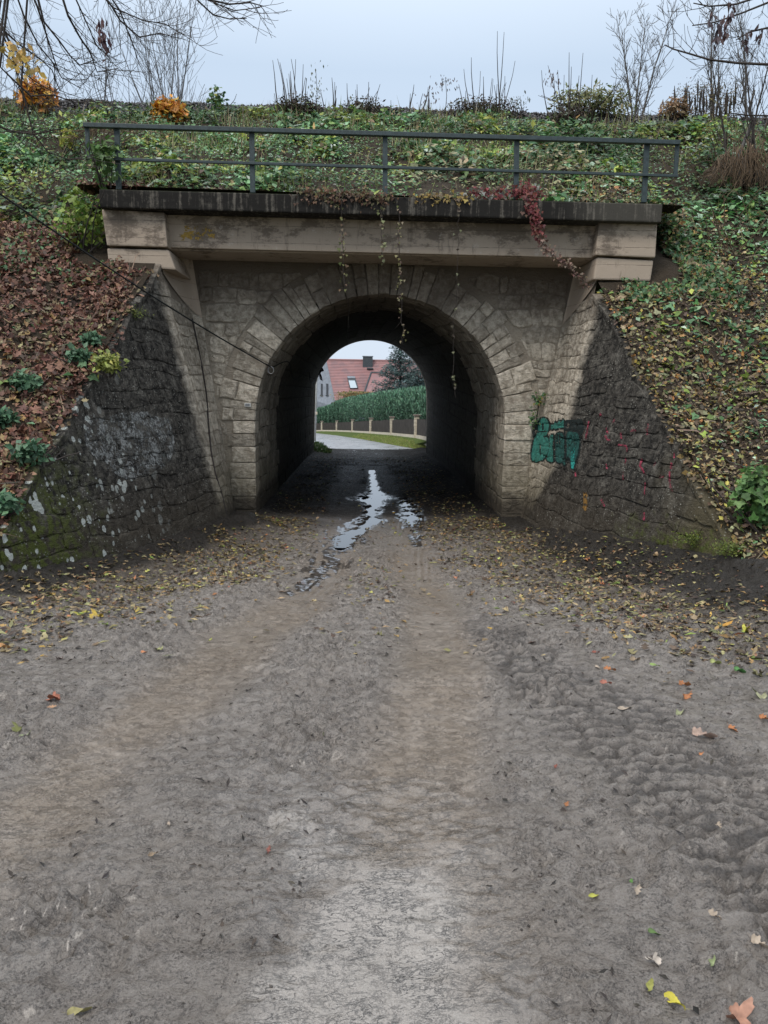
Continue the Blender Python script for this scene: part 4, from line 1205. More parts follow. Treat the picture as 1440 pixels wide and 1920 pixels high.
# leaves on the lane
def lane_litter(n, seed, T, s0, s1):
    rs = np.random.RandomState(seed)
    x = rs.uniform(-3.9, 4.1, n); y = 1.6 + (26 - 1.6) * rs.rand(n) ** 1.5
    xl = np.where(y > 11.2, -1.68, -1.90 - 0.262 * (11.2 - y)); xr = np.where(y > 11.2, 2.22, 2.57 + 0.19 * (11.2 - y))
    dl, dr = x - xl, xr - x
    cl = fbm(x * 1.4, y * 1.4, 4, 81)
    d = 1.35 * np.exp(-((dl - 0.75) / 0.6) ** 2) * sm(y, 2.2, 5.5) + 2.2 * np.exp(-((dr - 1.0) / 0.75) ** 2) * sm(y, 2.4, 4.6) + 0.06 + 0.16 * np.exp(-((x - 0.1) / 0.3) ** 2) * sm(y, 4.6, 5.5) * sm(y, 9.5, 8)
    d = d * (0.35 + 1.3 * sm(cl, .38, .62)) * np.where(y > 12.5, 0.12, 1 - 0.8 * sm(y, 9.6, 11.6) * sm(np.minimum(dl, dr), 0.25, 0.7))
    tr = np.minimum(poly_d(x, y, TR_R), poly_d(x, y, TR_L))
    d = d * (0.25 + 0.75 * sm(tr, 0.9, 1.3)) * sm(y, 4.0, 5.8)
    k = (rs.rand(n) < d) & (dl > 0.02) & (dr > 0.02); x, y = x[k], y[k]
    z = ground_z(x, y) + 0.008
    c = palette(TAN, len(x), .3, rs)
    m_ = rs.rand(len(x)) < 0.05; c[m_] = palette([(0.30, 0.13, 0.06), (0.34, 0.22, 0.05), (0.18, 0.08, 0.05)], m_.sum(), .3, rs)
    m_ = rs.rand(len(x)) < 0.06; c[m_] = palette([(0.14, 0.20, 0.04), (0.36, 0.34, 0.10)], m_.sum(), .3, rs)
    c *= 1.12
    m_ = rs.rand(len(x)) < 0.25; c[m_] = palette([(0.035, 0.027, 0.02), (0.06, 0.04, 0.03)], m_.sum(), .3, rs)
    return np.stack([x, y, z], -1), np.tile([0, 0, 1.0], (len(x), 1)), rs.uniform(s0, s1, len(x)), c
for T, n, seed, s0, s1 in ((T_OVAL, 52000, 301, .03, .07), (T_LOBE, 22000, 302, .04, .085), (T_LONG, 60000, 303, .03, .09)):
    p, N, s_, c = lane_litter(n, seed, T, s0, s1)
    leaves('fallen_leaves', p, N, s_, c, T, None, M['litter'], 0.22, None, 'stuff')
# mud crumbs
rs = np.random.RandomState(5)
n = 9000
x = rs.uniform(-3.4, 3.4, n); y = 1.4 + 8 * rs.rand(n) ** 1.4
k = (rs.rand(n) < .6) & (fbm(x * 2, y * 2, 3, 15) > 0.50) & (poly_d(x, y, TR_R) > 1.0) & (poly_d(x, y, TR_L) > 1.0) & (x > xw_l(y, 0) + .1) & (x < xw_r(y, 0) - .1)
x, y = x[k], y[k]; g = rs.uniform(0.04, 0.14, len(x))
rng = np.random.RandomState(8)
link('mud_crumbs', lumps('mud_crumbs', np.stack([x, y, ground_z(x, y) + 0.001], -1), rs.uniform(.002, .008, len(x)), M['litter'], np.stack([g, g * .88, g * .8], -1)), kind='stuff')

# the leaves one can pick out on the lane
OAK, MAP, OVL = 'oak', 'maple', 'oval'
T_MAPLE = (np.array([(0, 0, 0), (.05, .35, .1), (.28, .22, .0), (.40, .62, .2), (.55, .25, .0), (1, 0, .1), (.55, -.25, 0), (.40, -.62, .15), (.28, -.22, 0), (.05, -.35, .12)]),
           np.array([(0, 2, 1), (0, 4, 2), (2, 4, 3), (4, 6, 5), (0, 6, 4), (6, 8, 7), (0, 8, 6), (0, 9, 8)]))
TT = {OAK: T_LOBE, MAP: T_MAPLE, OVL: T_OVAL}
PALE, TANC, ORG, RED, YEL, GRN, OLV = (0.42, 0.34, 0.26), (0.30, 0.22, 0.14), (0.42, 0.16, 0.05), (0.28, 0.08, 0.05), (0.50, 0.40, 0.06), (0.08, 0.20, 0.03), (0.14, 0.15, 0.03)
single = [
 (150, 1902, OVL, (0.34, .30, .12), .085, 'pale yellow leaf stuck in the mud at the bottom left of the lane'),
 (503, 1597, OAK, (0.30, .10, .07), .06, 'small red and white leaf in the churned mud left of the wet strip'),
 (287, 1606, OAK, TANC, .05, 'curled tan leaf on the ridge between the left tracks'),
 (316, 1549, OVL, PALE, .04, 'tiny pale leaf above the curled tan one left of centre'),
 (1062, 1511, OAK, ORG, .055, 'orange oak leaf alone right of the smooth wet strip'),
 (1115, 1668, OVL, (0.36, .36, .05), .06, 'narrow yellow green leaf right of the wet strip'),
 (1195, 1672, OAK, PALE, .075, 'pale oak leaf pressed upright beside a small green leaf'),
 (1183, 1657, OVL, GRN, .04, 'small green leaf touching the pale oak leaf'),
 (1227, 1754, OVL, (0.07, .14, .02), .055, 'dark green curled leaf in the lower right mud'),
 (1225, 1806, MAP, (0.5, .44, .38), .08, 'whitish pointed leaf in the lower right mud'),
 (1218, 1852, OVL, (0.30, .30, .06), .07, 'olive yellow half buried leaf near the bottom edge'),
 (1264, 1885, OVL, (0.55, .48, .04), .09, 'bright yellow curved leaf at the bottom edge of the lane'),
 (1386, 1912, MAP, (0.40, .20, .13), .13, 'large brown pink maple leaf in the bottom right corner'),
 (1340, 1722, OAK, PALE, .07, 'pale oak leaf near the right edge above the green stain'),
 (1426, 1782, OAK, PALE, .085, 'pale oak leaf cut by the right edge of the picture'),
 (1335, 1798, OVL, (0.30, .36, .16), .07, 'pale green leaf with dark tip at the lower right'),
 (1345, 1574, OAK, PALE, .06, 'whitish oak leaf right of the tractor tread'),
 (1117, 1222, OAK, RED, .07, 'red brown leaf at the upper end of the tractor tread'),
 (1143, 1258, OAK, ORG, .10, 'orange oak leaf on the ridge beside the tractor tread'),
 (1120, 1254, OVL, PALE, .07, 'pale leaf immediately left of the orange oak leaf by the tread'),
 (1135, 1293, OAK, (0.42, .15, .10), .09, 'salmon red oak leaf lying on the tread marks'),
 (1171, 1326, OVL, PALE, .11, 'large pale oval leaf in the middle of the tread marks'),
 (1190, 1243, OAK, TANC, .09, 'tan oak leaf on the right shoulder of the tread'),
 (1288, 1309, OAK, ORG, .13, 'wide orange red oak leaf right of the tread marks'),
 (1321, 1382, OAK, (0.40, .28, .22), .16, 'large curled tan leaf with shadowed underside right of the tread'),
 (1375, 1371, OAK, ORG, .10, 'narrow orange leaf beyond the large curled tan leaf'),
 (1274, 1340, OVL, (0.32, .34, .18), .09, 'pale green pointed leaf below the wide orange one'),
 (1227, 1254, OVL, (0.20, .30, .07), .09, 'green oval leaf at the edge of the right hand litter'),
 (1387, 1263, OVL, (0.06, .22, .04), .10, 'fresh green leaf among the right hand litter'),
 (1342, 1245, OVL, (0.34, .38, .12), .09, 'yellow green leaf with stalk among the right hand litter'),
 (1357, 1172, MAP, (0.55, .28, .03), .17, 'bright orange yellow maple leaf on the right verge'),
 (1399, 1187, MAP, (0.50, .48, .05), .17, 'lemon yellow maple leaf near the dark bank on the right'),
 (1433, 1350, OAK, ORG, .09, 'orange leaf cut by the right edge beside the lane'),
 (1041, 1440, OAK, RED, .05, 'dark red leaf on the plain mud left of the tread'),
 (1313, 1430, OVL, ORG, .05, 'small orange scrap on the mud below the curled tan leaf'),
 (1284, 1286, OAK, ORG, .09, 'orange brown leaf just above the wide orange red one'),
 (101, 1317, MAP, (0.38, .13, .07), .13, 'rust red maple leaf on the left side of the lane'),
 (100, 1328, OAK, (0.42, .24, .13), .08, 'tan oak leaf tucked under the rust red maple leaf'),
 (84, 1195, OVL, (0.42, .37, .18), .13, 'pale yellow curled leaf on the left verge'),
 (314, 1152, MAP, (0.44, .27, .11), .17, 'large tan and orange leaf below the left wing wall'),
 (182, 1157, MAP, (0.52, .36, .04), .22, 'bright yellow clump of maple leaf on the left verge'),
 (150, 1152, MAP, (0.42, .38, .05), .16, 'yellow green maple leaf joined to the bright yellow clump'),
 (8, 1216, OVL, (0.44, .22, .07), .13, 'orange tan leaf at the left edge of the picture'),
 (272, 1226, OVL, (0.45, .17, .06), .08, 'orange oval leaf on the left where the litter thins out'),
 (48, 1383, OVL, (0.28, .32, .17), .12, 'grey green willow leaf at the left edge of the lane'),
 (35, 1362, MAP, OLV, .12, 'olive green crumpled leaf beside the grey green willow leaf'),
 (606, 1383, OVL, (0.05, .05, .015), .05, 'small black olive leaf in the middle of the lane'),
 (466, 1297, OAK, (0.02, .015, .012), .05, 'black curled leaf scrap left of centre'),
 (1424, 1306, MAP, (0.38, .38, .22), .14, 'faded star shaped leaf at the right edge of the lane'),
]
def fine_leaf(kind_, rs):
    V = []; F = []
    if kind_ in (OAK, OVL):
        n = 18; W = .30 if kind_ == OAK else .22
        for i in range(n + 1):
            t = i / n; w = W * math.sin(PI * min(1, t ** .85)) ** .7
            if kind_ == OAK: w *= 0.72 + .38 * math.sin(t * 4.2 * 2 * PI + rs.uniform(-.2, .2))
            w = max(w, .012); cz = .10 * math.sin(t * 5 + 1)
            V += [(t, w, .35 * w + cz + rs.uniform(-.015, .015)), (t, 0, cz * .5), (t, -w * rs.uniform(.85, 1.1), .35 * w - cz + rs.uniform(-.015, .015))]
        for i in range(n):
            b = 3 * i; F += [(b, b + 1, b + 4), (b, b + 4, b + 3), (b + 1, b + 2, b + 5), (b + 1, b + 5, b + 4)]
        V += [(-.22, .01, .05), (-.22, -.012, .05), (0.02, -.012, 0), (0.02, .012, 0)]; q = len(V); F += [(q - 4, q - 3, q - 2), (q - 4, q - 2, q - 1)]
    else:
        V.append((.42, 0, 0)); n = 44
        for i in range(n):
            a = 2 * PI * i / n; lob = abs(math.cos(a * 2.5)) ** .8; back = .55 + .45 * (1 + math.cos(a)) / 2
            r = (.20 + .34 * lob) * back * (1 + .10 * math.sin(a * 15)) + rs.uniform(-.01, .01)
            V.append((.42 + r * math.cos(a) * 1.05, r * math.sin(a) * 1.05, .12 * math.sin(a * 2 + 1) + .35 * r * r))
        for i in range(n): F.append((0, 1 + i, 1 + (i + 1) % n))
    return np.array(V), np.array(F)
rs = np.random.RandomState(77)
for px, py, ty_, c_, s_, lab in single:
    p = on_ground(px, py) + [0, 0, 0.008]; s_ = s_ * .72; c_ = tuple(v * .72 + .02 for v in c_)
    tv, tf = fine_leaf(ty_, rs)
    an = rs.rand() * 6.28; w = rs.uniform(0.7, 1.0); bd = rs.uniform(0.5, 2.0)
    V = []
    for a_, b_, c3 in tv:
        a2 = a_ - 0.5
        V.append((p[0] + s_ * (a2 * math.cos(an) - w * b_ * math.sin(an)), p[1] + s_ * (a2 * math.sin(an) + w * b_ * math.cos(an)), p[2] + s_ * (bd * c3 + 0.25 * a2 * a2)))
    me = mesh_np('fallen_leaf', V, tf, M['litter'], False, np.tile(c_, (len(V), 1)))
    link('fallen_leaf', me, None, None, lab, 'leaf', 'single leaves lying on the lane')

# ------------------------------------------------------------------ shrubs and stems
def blob_leaves(centre, rx, ry, rz, n, cols, s0, s1, T, rs, name, parent, mat=None, hollow=0.3):
    d = rs.normal(0, 1, (n, 3)); d /= np.linalg.norm(d, axis=1)[:, None]
    r = (hollow + (1 - hollow) * rs.rand(n)) * (0.75 + 0.5 * fbm(d[:, 0] * 2 + 9, d[:, 2] * 2 + d[:, 1], 3, 3))
    p = np.asarray(centre) + d * r[:, None] * [rx, ry, rz]
    return leaves(name, p, d * 0.5 + [0, -.3, .5], rs.uniform(s0, s1, n), palette(cols, n, .3, rs), T, parent, mat or M['leaf'], 0.6, rs=rs)
def shoots_mb(base, n, h0, h1, spread, r, rs, lean=0.12, segs=4):
    out = []
    for i in range(n):
        a = rs.rand() * 6.28; b = np.array(base) + [spread * math.cos(a) * rs.rand(), spread * math.sin(a) * rs.rand(), -0.05]
        h = rs.uniform(h0, h1); l = rs.normal(0, lean, 2) + np.array([math.cos(a), math.sin(a)]) * lean
        pts = [b + np.array([l[0] * h * t * (1 + .3 * math.sin(t * 3 + i)), l[1] * h * t, h * t]) for t in np.linspace(0, 1, segs + 1)]
        out.append(pts)
    return out
def coppice(px, py, n, h0, h1, spread, label, seed, leafcols=None, group='coppiced shrubs along the top of the bank', stump=True):
    rs = np.random.RandomState(seed); b = on_bank(px, py)
    t = thing('coppiced_shrub', label, 'shrub', group)
    if stump:
        mb = MB()
        for k in range(34):
            a = rs.rand() * 6.28; rr = rs.rand() * spread
            p = b + [rr * math.cos(a) * 1.1, rr * math.sin(a) * .6, -0.03]
            mb.tube([p, p + [rs.normal(0, .07), rs.normal(0, .05), rs.uniform(.08, .3)]], [0.02, 0.008], 4)
        mb.build('stump', M['bark'], t, kind='stuff')
        blob_leaves(b + [0, -.08, .16], spread * 1.25, spread * .6, .24, int(1100 * spread / .4), [(0.03, .018, .012), (.055, .03, .018), (.04, .05, .018), (.02, .013, .01)], .04, .10, T_LONG, rs, 'dead_leaves', t, M['litter'])
    for pts in shoots_mb(b, n, h0, h1, spread, .01, rs):
        mb = MB(); r0 = rs.uniform(.008, .016); mb.tube(pts, list(np.linspace(r0, .004, len(pts))), 4); mb.build('shoot', M['bark'], t)
    if leafcols:
        blob_leaves(b + [0, 0, .3], spread * 1.2, spread, .4, 260, leafcols, .04, .08, T_OVAL, rs, 'leaves', t)
    return t
coppice(560, 222, 16, .5, 1.15, .45, 'dense clump of bare upright shoots left of centre on the crest', 401)
coppice(680, 225, 7, .3, .75, .38, 'low dark stump with a few short shoots left of the tall whips', 402)
coppice(905, 225, 18, .5, 1.25, .75, 'widest stump clump with many thin whips in the middle of the crest', 403)
coppice(938, 205, 2, 1.5, 1.75, .06, 'single tall bare whip rising highest above the crest', 404, stump=False)
coppice(1068, 240, 12, .5, 1.5, .4, 'brown leaved stump clump with whips above the right part of the railing', 405)
coppice(1125, 200, 6, .4, .9, .3, 'sparse bare whips just left of the small bare tree', 406, stump=False)
coppice(745, 190, 8, .2, .5, .8, 'row of short thin twigs on the ballast near the middle', 407, stump=False)
coppice(228, 232, 7, .5, 1.3, .2, 'few upright stems above the left end of the railing', 408, stump=False)
coppice(620, 190, 6, .2, .7, .5, 'thin twigs right of the densest clump of shoots', 409, stump=False)
coppice(30, 200, 6, .4, 1.0, .5, 'bare shoots on the crest at the left edge', 410, stump=False)

def leafy_bush(name, px, py, w, h, n, cols, T, s0, s1, label, cat, seed, stems=6, group=None, lift=0.5, d=0.6, mat=None):
    rs = np.random.RandomState(seed); b = on_bank(px, py)
    t = thing(name, label, cat, group)
    mb = MB()
    for pts in shoots_mb(b, stems, h * .6, h * 1.05, w * .2, .01, rs, lean=w * 0.35 / max(h, .1)): mb.tube(pts, [.012, .01, .008, .006, .004], 4)
    mb.build('stems', M['bark'], t)
    blob_leaves(b + [0, -0.05, h * lift], w / 2, w / 2 * d, h * .55, n, cols, s0, s1, T, rs, 'leaves', t, mat)
    return t
ORC = [(0.55, 0.27, 0.03), (0.60, 0.36, 0.05), (0.42, 0.16, 0.03), (0.50, 0.22, 0.05)]
leafy_bush('maple_sapling', 72, 212, .8, .58, 420, ORC, T_MAPLE, .09, .16, 'orange yellow maple sapling on the crest near the left edge', 'sapling', 501)
leafy_bush('maple_sapling', 318, 232, .72, .48, 420, ORC, T_MAPLE, .07, .13, 'yellow maple sapling behind the left part of the railing', 'sapling', 502, lift=.35)
leafy_bush('green_sapling', 408, 215, .4, .5, 150, YELGR + GREEN, T_OVAL, .06, .12, 'slim green sapling just right of the yellow maple', 'sapling', 503, stems=2)
leafy_bush('yellow_plant', 130, 285, .4, .35, 90, [(0.30, .30, .05), (.24, .28, .06)], T_OVAL, .07, .12, 'small yellow green plant left of the railing end', 'plant', 504)
leafy_bush('leafy_shrub', 158, 470, 1.0, .75, 420, [(0.17, .25, .04), (.11, .19, .04), (.20, .26, .05)], T_OVAL, .06, .12, 'light green shrub hanging beside the left end of the beam', 'shrub', 505, stems=9)
leafy_bush('leafy_shrub', 203, 500, .5, .6, 160, [(0.10, .18, .05), (.07, .13, .04)], T_OVAL, .08, .14, 'broad leaved green plant against the left corner block', 'shrub', 506, stems=5)
leafy_bush('leafy_shrub', 160, 395, .5, .4, 120, [(0.20, .28, .05), (.15, .22, .05)], T_OVAL, .07, .12, 'bright green plant just left of the coping', 'shrub', 507, stems=5)
for i, (px, py, w, lab) in enumerate(((50, 735, .36, 'round blue green plant in the brown litter above the left wing'), (150, 680, .30, 'green plant close to the upper left wing wall'), (205, 700, .42, 'yellow leaved plant on top of the left wing wall'),
                                      (60, 870, .40, 'blue green plant above the mossy end of the left wing'), (10, 800, .3, 'green plant cut by the left edge above the wing'), (12, 965, .34, 'green plant at the lowest part of the left bank'),
                                      (175, 650, .25, 'small green tuft in the litter near the cable'))):
    cols = [(0.30, .32, .08), (.22, .26, .07)] if 'yellow' in lab else [(0.07, .15, .08), (.10, .19, .11), (.05, .11, .06)]
    leafy_bush('low_plant', px, py, w, w * .55, 190, cols, T_OVAL, .05, .10, lab, 'plant', 520 + i, stems=5, group='low plants in the leaf litter')
leafy_bush('low_plant', 1415, 985, .6, .6, 420, [(0.08, .17, .05), (.12, .22, .06), (.06, .12, .04)], T_IVY, .05, .10, 'bright green leafy plant at the foot of the right bank', 'plant', 531, stems=8)
leafy_bush('dry_grass', 1105, 222, 1.9, .55, 1500, [(0.22, .21, .10), (.17, .18, .07), (.12, .15, .06)], T_LONG, .06, .16, 'straw green weeds on the crest below the small bare tree', 'weeds', 540, stems=30, group='weeds on the right of the crest')
leafy_bush('dry_grass', 1262, 222, .75, .40, 600, [(0.30, .20, .12), (.24, .15, .09)], T_LONG, .06, .14, 'pinkish straw coloured dry grass left of the dark seed heads', 'weeds', 541, stems=20, group='weeds on the right of the crest')
# dark seed heads
rs = np.random.RandomState(545); b0 = on_bank(1322, 222)
t = thing('seed_head_thicket', 'thicket of dark brown upright seed heads on the crest at the right', 'weeds')
for k in range(46):
    b = b0 + [rs.uniform(-.62, .62), rs.uniform(-.3, .3), -.1]; h = rs.uniform(.35, .85)
    tip = b + [rs.normal(0, .05), 0, h]
    mb = MB(); mb.tube([b, tip], [.006, .004], 3); mb.tube([b + (tip - b) * .45, b + (tip - b) * .75, tip], [.012, .022, .005], 4); mb.build('seed_stem', M['bark'], t)
n = 1500; p = b0 + np.stack([rs.uniform(-.65, .65, n), rs.uniform(-.3, .3, n), rs.rand(n) ** 1.2 * .72], -1)
leaves('dry_leaves', p, np.tile([0, -.5, .5], (n, 1)), rs.uniform(.03, .08, n), palette([(0.05, .03, .02), (.09, .06, .03), (.12, .10, .03), (.06, .07, .02)], n, .3, rs), T_LONG, t, M['litter'], .6)

# root hollow at the left and the brush over a hollow at the right
def hollow(px, py, w, h, label, seed, drop, nstem, cols):
    rs = np.random.RandomState(seed); c = on_bank(px, py)
    t = thing('root_hollow', label, 'roots')
    V = [];
    for i in range(9):
        for j in range(12):
            a = j / 11 * PI; r = i / 8
            V.append(c + [w * r * math.cos(a) * (1 + .12 * math.sin(5 * a)), -0.02 - .22 * (1 - r ** 2) + h * 0.4 * r * math.sin(a), h * r * math.sin(a) - .05])
    link('earth', mesh_np('earth', np.array(V), grid_faces(9, 12), M['soil'], True), t)
    mb = MB()
    for k in range(nstem):
        x = rs.uniform(-w, w) * 1.05; z0 = h * math.sqrt(max(0.02, 1 - min(1, (x / w)) ** 2)) * rs.uniform(.7, 1.15)
        p = c + [x, -0.22 - rs.rand() * .2, z0]; pts = [p]
        sw = rs.normal(0, .14)
        for q in range(5): p = p + [sw * .3 + rs.normal(0, .03), -0.045 * (3 - q) * .5, -z0 * rs.uniform(.12, .28) * drop]; pts.append(p)
        mb.tube(pts, [.009, .008, .007, .006, .005, .004], 3)
    mb.build('hanging_roots', M['rootbrown'], t)
    return t
M['rootbrown'] = barkmat('brown_root', (0.11, 0.078, 0.052))
hollow(225, 278, .62, .34, 'dark eroded root hollow behind the left end of the railing', 601, .9, 70, None)
hollow(1390, 350, .70, .60, 'dark hollow under hanging brown roots and brush on the right bank', 602, 1.2, 170, None)
rs = np.random.RandomState(611)
br = thing('brush_heap', 'tangle of dead brown stems leaning over the right bank beside the hollow', 'brush')
for k in range(150):
    b = on_bank(rs.uniform(1325, 1520), rs.uniform(240, 500)); h = rs.uniform(.3, 1.4)
    d_ = np.array([rs.normal(-.15, .45), rs.normal(-.25, .2), 0]); pts = []
    for tt in np.linspace(0, 1, 6): pts.append(b + d_ * tt * h + [0, -.03, h * (tt - .75 * tt * tt) * 1.2 + .02])
    mb = MB(); mb.tube(pts, list(np.linspace(rs.uniform(.004, .011), .002, 6)), 4); mb.build('dead_stem', M['rootbrown'], br)
mb = MB(); lb = on_bank(1362, 335)
mb.tube([lb + [0, -.3, 0], lb + [.05, -.35, .35], lb + [.15, -.35, .65], lb + [.24, -.3, .85], lb + [.16, -.3, 1.0], lb + [.25, -.25, 1.35]], [.035, .032, .03, .028, .022, .018], 6)
mb.build('bent_limb', M['greybark'], br, True)

# ------------------------------------------------------------------ climbers on the beam
def vine(label, pts_px, Y, nleaf, cols, s0, s1, seed, spread=0.02, dens_end=None, r=0.004, name='hanging_vine'):
    rs = np.random.RandomState(seed); t = thing(name, label, 'vine', 'climbers hanging over the beam')
    Ys = Y if hasattr(Y, '__len__') else [Y] * len(pts_px)
    pts = [P(x, y, q) for (x, y), q in zip(pts_px, Ys)]
    fine = []
    for a_, b_ in zip(pts[:-1], pts[1:]):
        for f in np.linspace(0, 1, 6, endpoint=False): fine.append(a_ + (b_ - a_) * f + rs.normal(0, .010, 3) * [1, .4, .3])
    pts = fine + [pts[-1]]
    mb = MB(); mb.tube(pts, r, 4)
    if nleaf > 40:
        for k in range(0, len(pts) - 1, 3):
            q = pts[k]; dd = np.array([rs.choice([-1, 1]) * rs.uniform(.02, .07), -.01, -rs.uniform(.03, .12)]); mb.tube([q, q + dd * .6, q + dd], .0025, 3)
    mb.build('stem', M['bark'], t)
    arr = np.array(pts); seg = rs.randint(0, len(pts) - 1, nleaf); f = rs.rand(nleaf, 1)
    p = arr[seg] * (1 - f) + arr[seg + 1] * f + rs.normal(0, spread, (nleaf, 3)) * [1, .35, 1]
    p[:, 1] -= .01
    leaves('leaves', p, np.tile([0, -1, .2], (nleaf, 1)), rs.uniform(s0, s1, nleaf), palette(cols, nleaf, .3, rs), T_IVY if s1 > .04 else T_OVAL, t, None, .45, np.tile([0, 0, -1.0], (nleaf, 1)), rs=rs)
    return t
RV = [(0.16, .03, .035), (.11, .025, .03), (.20, .06, .05), (.13, .07, .05)]
CV = 10.94
vine('dense crimson creeper spilling over the coping right of centre', [(985, 345), (995, 380), (1003, 410), (1010, 440)], [11.1, CV, CV, CV], 300, RV, .03, .062, 701, .04)
vine('brown tail of the crimson creeper trailing down to the right corner', [(1008, 438), (1022, 465), (1045, 485), (1070, 500), (1105, 535)], [CV, CV, CV, 11.0, 11.1], 230, [(0.16, .09, .07), (.12, .06, .05), (.2, .14, .1)], .022, .045, 702, .03)
vine('yellow green leafed strand hanging over the left of the arch crown', [(640, 372), (641, 420), (643, 470), (645, 545)], CV, 46, [(0.20, .20, .08), (.14, .15, .06), (.12, .08, .05)], .02, .048, 703, .035)
vine('short thin strand between the two long hanging strands', [(716, 385), (717, 440), (717, 498)], CV, 26, [(0.16, .17, .08), (.12, .09, .06)], .03, .05, 704, .02)
vine('longest strand reaching down in front of the dark tunnel', [(748, 385), (750, 440), (749, 500), (752, 560), (755, 646)], CV, 70, [(0.18, .15, .09), (.12, .08, .06), (.18, .18, .07)], .018, .042, 705, .028)
vine('thin wiry strand right of centre with few leaves', [(861, 380), (860, 440), (858, 520), (852, 600), (850, 700), (854, 745)], CV, 22, [(0.15, .16, .09), (.10, .08, .06)], .03, .05, 706, .012, r=.003)
vine('hair thin wire like strand over the left of the tunnel mouth', [(654, 560), (655, 615)], 12.1, 2, [(0.15, .15, .1)], .02, .03, 707, .005, r=.003)
vine('red brown creeper leaves lying along the coping edge', [(560, 362), (620, 365), (680, 368), (740, 372)], 10.97, 330, [(0.10, .055, .035), (.15, .08, .045), (.12, .11, .05), (.06, .035, .02)], .025, .055, 708, .06)
vine('dark crimson leaves piled against the fourth railing post', [(880, 362), (930, 362), (985, 360), (1010, 362)], 11.1, 300, RV + [(0.2, .2, .18)], .03, .06, 709, .05)
vine('yellow leaves along the middle edge of the coping', [(770, 370), (830, 370), (880, 373)], 11.0, 130, [(0.28, .20, .05), (.22, .15, .05), (.12, .09, .05)], .03, .07, 710, .04)
fp = thing('wall_fern', 'small fern with yellowing leaves growing from a joint right of the arch', 'fern')
b = hit(1004, 800, 0.02); b2 = hit(1014, 748, .06)
mb = MB(); mb.tube([b, (b + b2) / 2 + [-.01, -.03, 0], b2], [.014, .010, .006], 5); mb.build('stem', M['bark'], fp)
rs = np.random.RandomState(720)
n = 60; p = b2 + rs.normal(0, .06, (n, 3)) * [1, .4, .9]; leaves('leaves', p, np.tile([0, -1, .4], (n, 1)), rs.uniform(.03, .07, n), palette(GREEN + [(0.25, .2, .05)], n, .3, rs), T_OVAL, fp, None, .5, rs=rs)
n = 50; p = (b * .6 + b2 * .4) + [-.06, -.02, 0] + rs.normal(0, .05, (n, 3)) * [.8, .4, 1.4]; leaves('leaves', p, np.tile([0, -1, .4], (n, 1)), rs.uniform(.03, .06, n), palette(GREEN, n, .3, rs), T_OVAL, fp, None, .5, rs=rs)
# moss tufts on the wing tops
for i, (px, py, lab) in enumerate(((245, 590, 'bright moss cushion on the upper capstones of the left wing'), (1310, 1010, 'moss cushion on the low end of the right wing wall'), (1370, 1030, 'largest moss cushion beside the leafy plant on the right'))):
    h_ = hit(px, py, .03)
    if h_ is None: h_ = on_bank(px, py)
    rs = np.random.RandomState(730 + i); n = 700
    mo = leaves('moss_cushion', h_ + rs.normal(0, .07, (n, 3)) * [1.3, .8, .5], np.tile([0, -.4, 1], (n, 1)), rs.uniform(.012, .03, n), palette([(0.09, .12, .02), (.06, .085, .015), (.14, .17, .03)], n, .3, rs), T_OVAL, None, None, .6, rs=rs)
    tag(mo, lab, 'moss', 'moss cushions on the walls', 'stuff')

# ------------------------------------------------------------------ bare trees
def grow(mb, p, d, L, r, depth, rs, up=0.06, side_n=4, wob=.18, minr=.003, sides=4, gravity=0.0, shrink=.62):
    segs = 5; pts = [np.array(p, float)]; rad = [r]; d = np.array(d, float); d /= np.linalg.norm(d)
    for i in range(segs):
        d = d + rs.normal(0, wob, 3) * .5 + np.array([0, 0, up - gravity * i]); d /= np.linalg.norm(d)
        pts.append(pts[-1] + d * L / segs); rad.append(max(minr, r * (1 - .75 * (i + 1) / segs)))
    mb.tube(pts, rad, sides if depth > 1 else 3, cap=False)
    if depth <= 0: return
    for k in range(side_n):
        i = 1 + (k * segs) // (side_n + 1) + rs.randint(0, 2); i = min(i, segs)
        dd = pts[i] - pts[i - 1]; dd /= np.linalg.norm(dd)
        a = np.cross(dd, rs.normal(0, 1, 3)); a /= np.linalg.norm(a) + 1e-9
        nd = dd * .72 + a * rs.uniform(.4, .8)
        grow(mb, pts[i], nd, L * shrink * rs.uniform(.7, 1.1), max(minr, rad[i] * .62), depth - 1, rs, up, side_n, wob, minr, sides, gravity, shrink)
def bare_tree(label, px, py_top, Y, zbase, seed, r=.06, depth=3, side_n=5, mat='palebark', stems=1, lean=0.0, group='bare trees beyond the railway', spread=.25, name='bare_tree', minr=.006):
    rs = np.random.RandomState(seed); top = P(px, py_top, Y); H = top[2] - zbase
    t = thing(name, label, 'tree', group); base = np.array([top[0], Y, zbase])
    tr_ = MB(); cr = MB()
    for s_i in range(stems):
        b = base + [rs.normal(0, spread) if stems > 1 else 0, rs.normal(0, spread) if stems > 1 else 0, 0]
        d = np.array([lean + rs.normal(0, .06), rs.normal(0, .05), 1.0]); pts = [b]; segs = 8; rad = [r]
        for i in range(segs):
            d = d + rs.normal(0, .05, 3); d[2] = max(d[2], .8); d /= np.linalg.norm(d); pts.append(pts[-1] + d * H / segs); rad.append(max(minr, r * (1 - .85 * (i + 1) / segs)))
        tr_.tube(pts, rad, 6)
        for i in range(2, segs + 1):
            for q in range(2):
                a = rs.rand() * 6.28; nd = np.array([math.cos(a) * .5, math.sin(a) * .5, .9])
                grow(cr, pts[i], nd, H * rs.uniform(.2, .34) * (1.15 - .6 * i / segs), rad[i] * .6, depth - 1, rs, .10, side_n - 1, .14, minr)
    tr_.build('trunk', M[mat], t, True); cr.build('crown', M[mat], t)
    return t
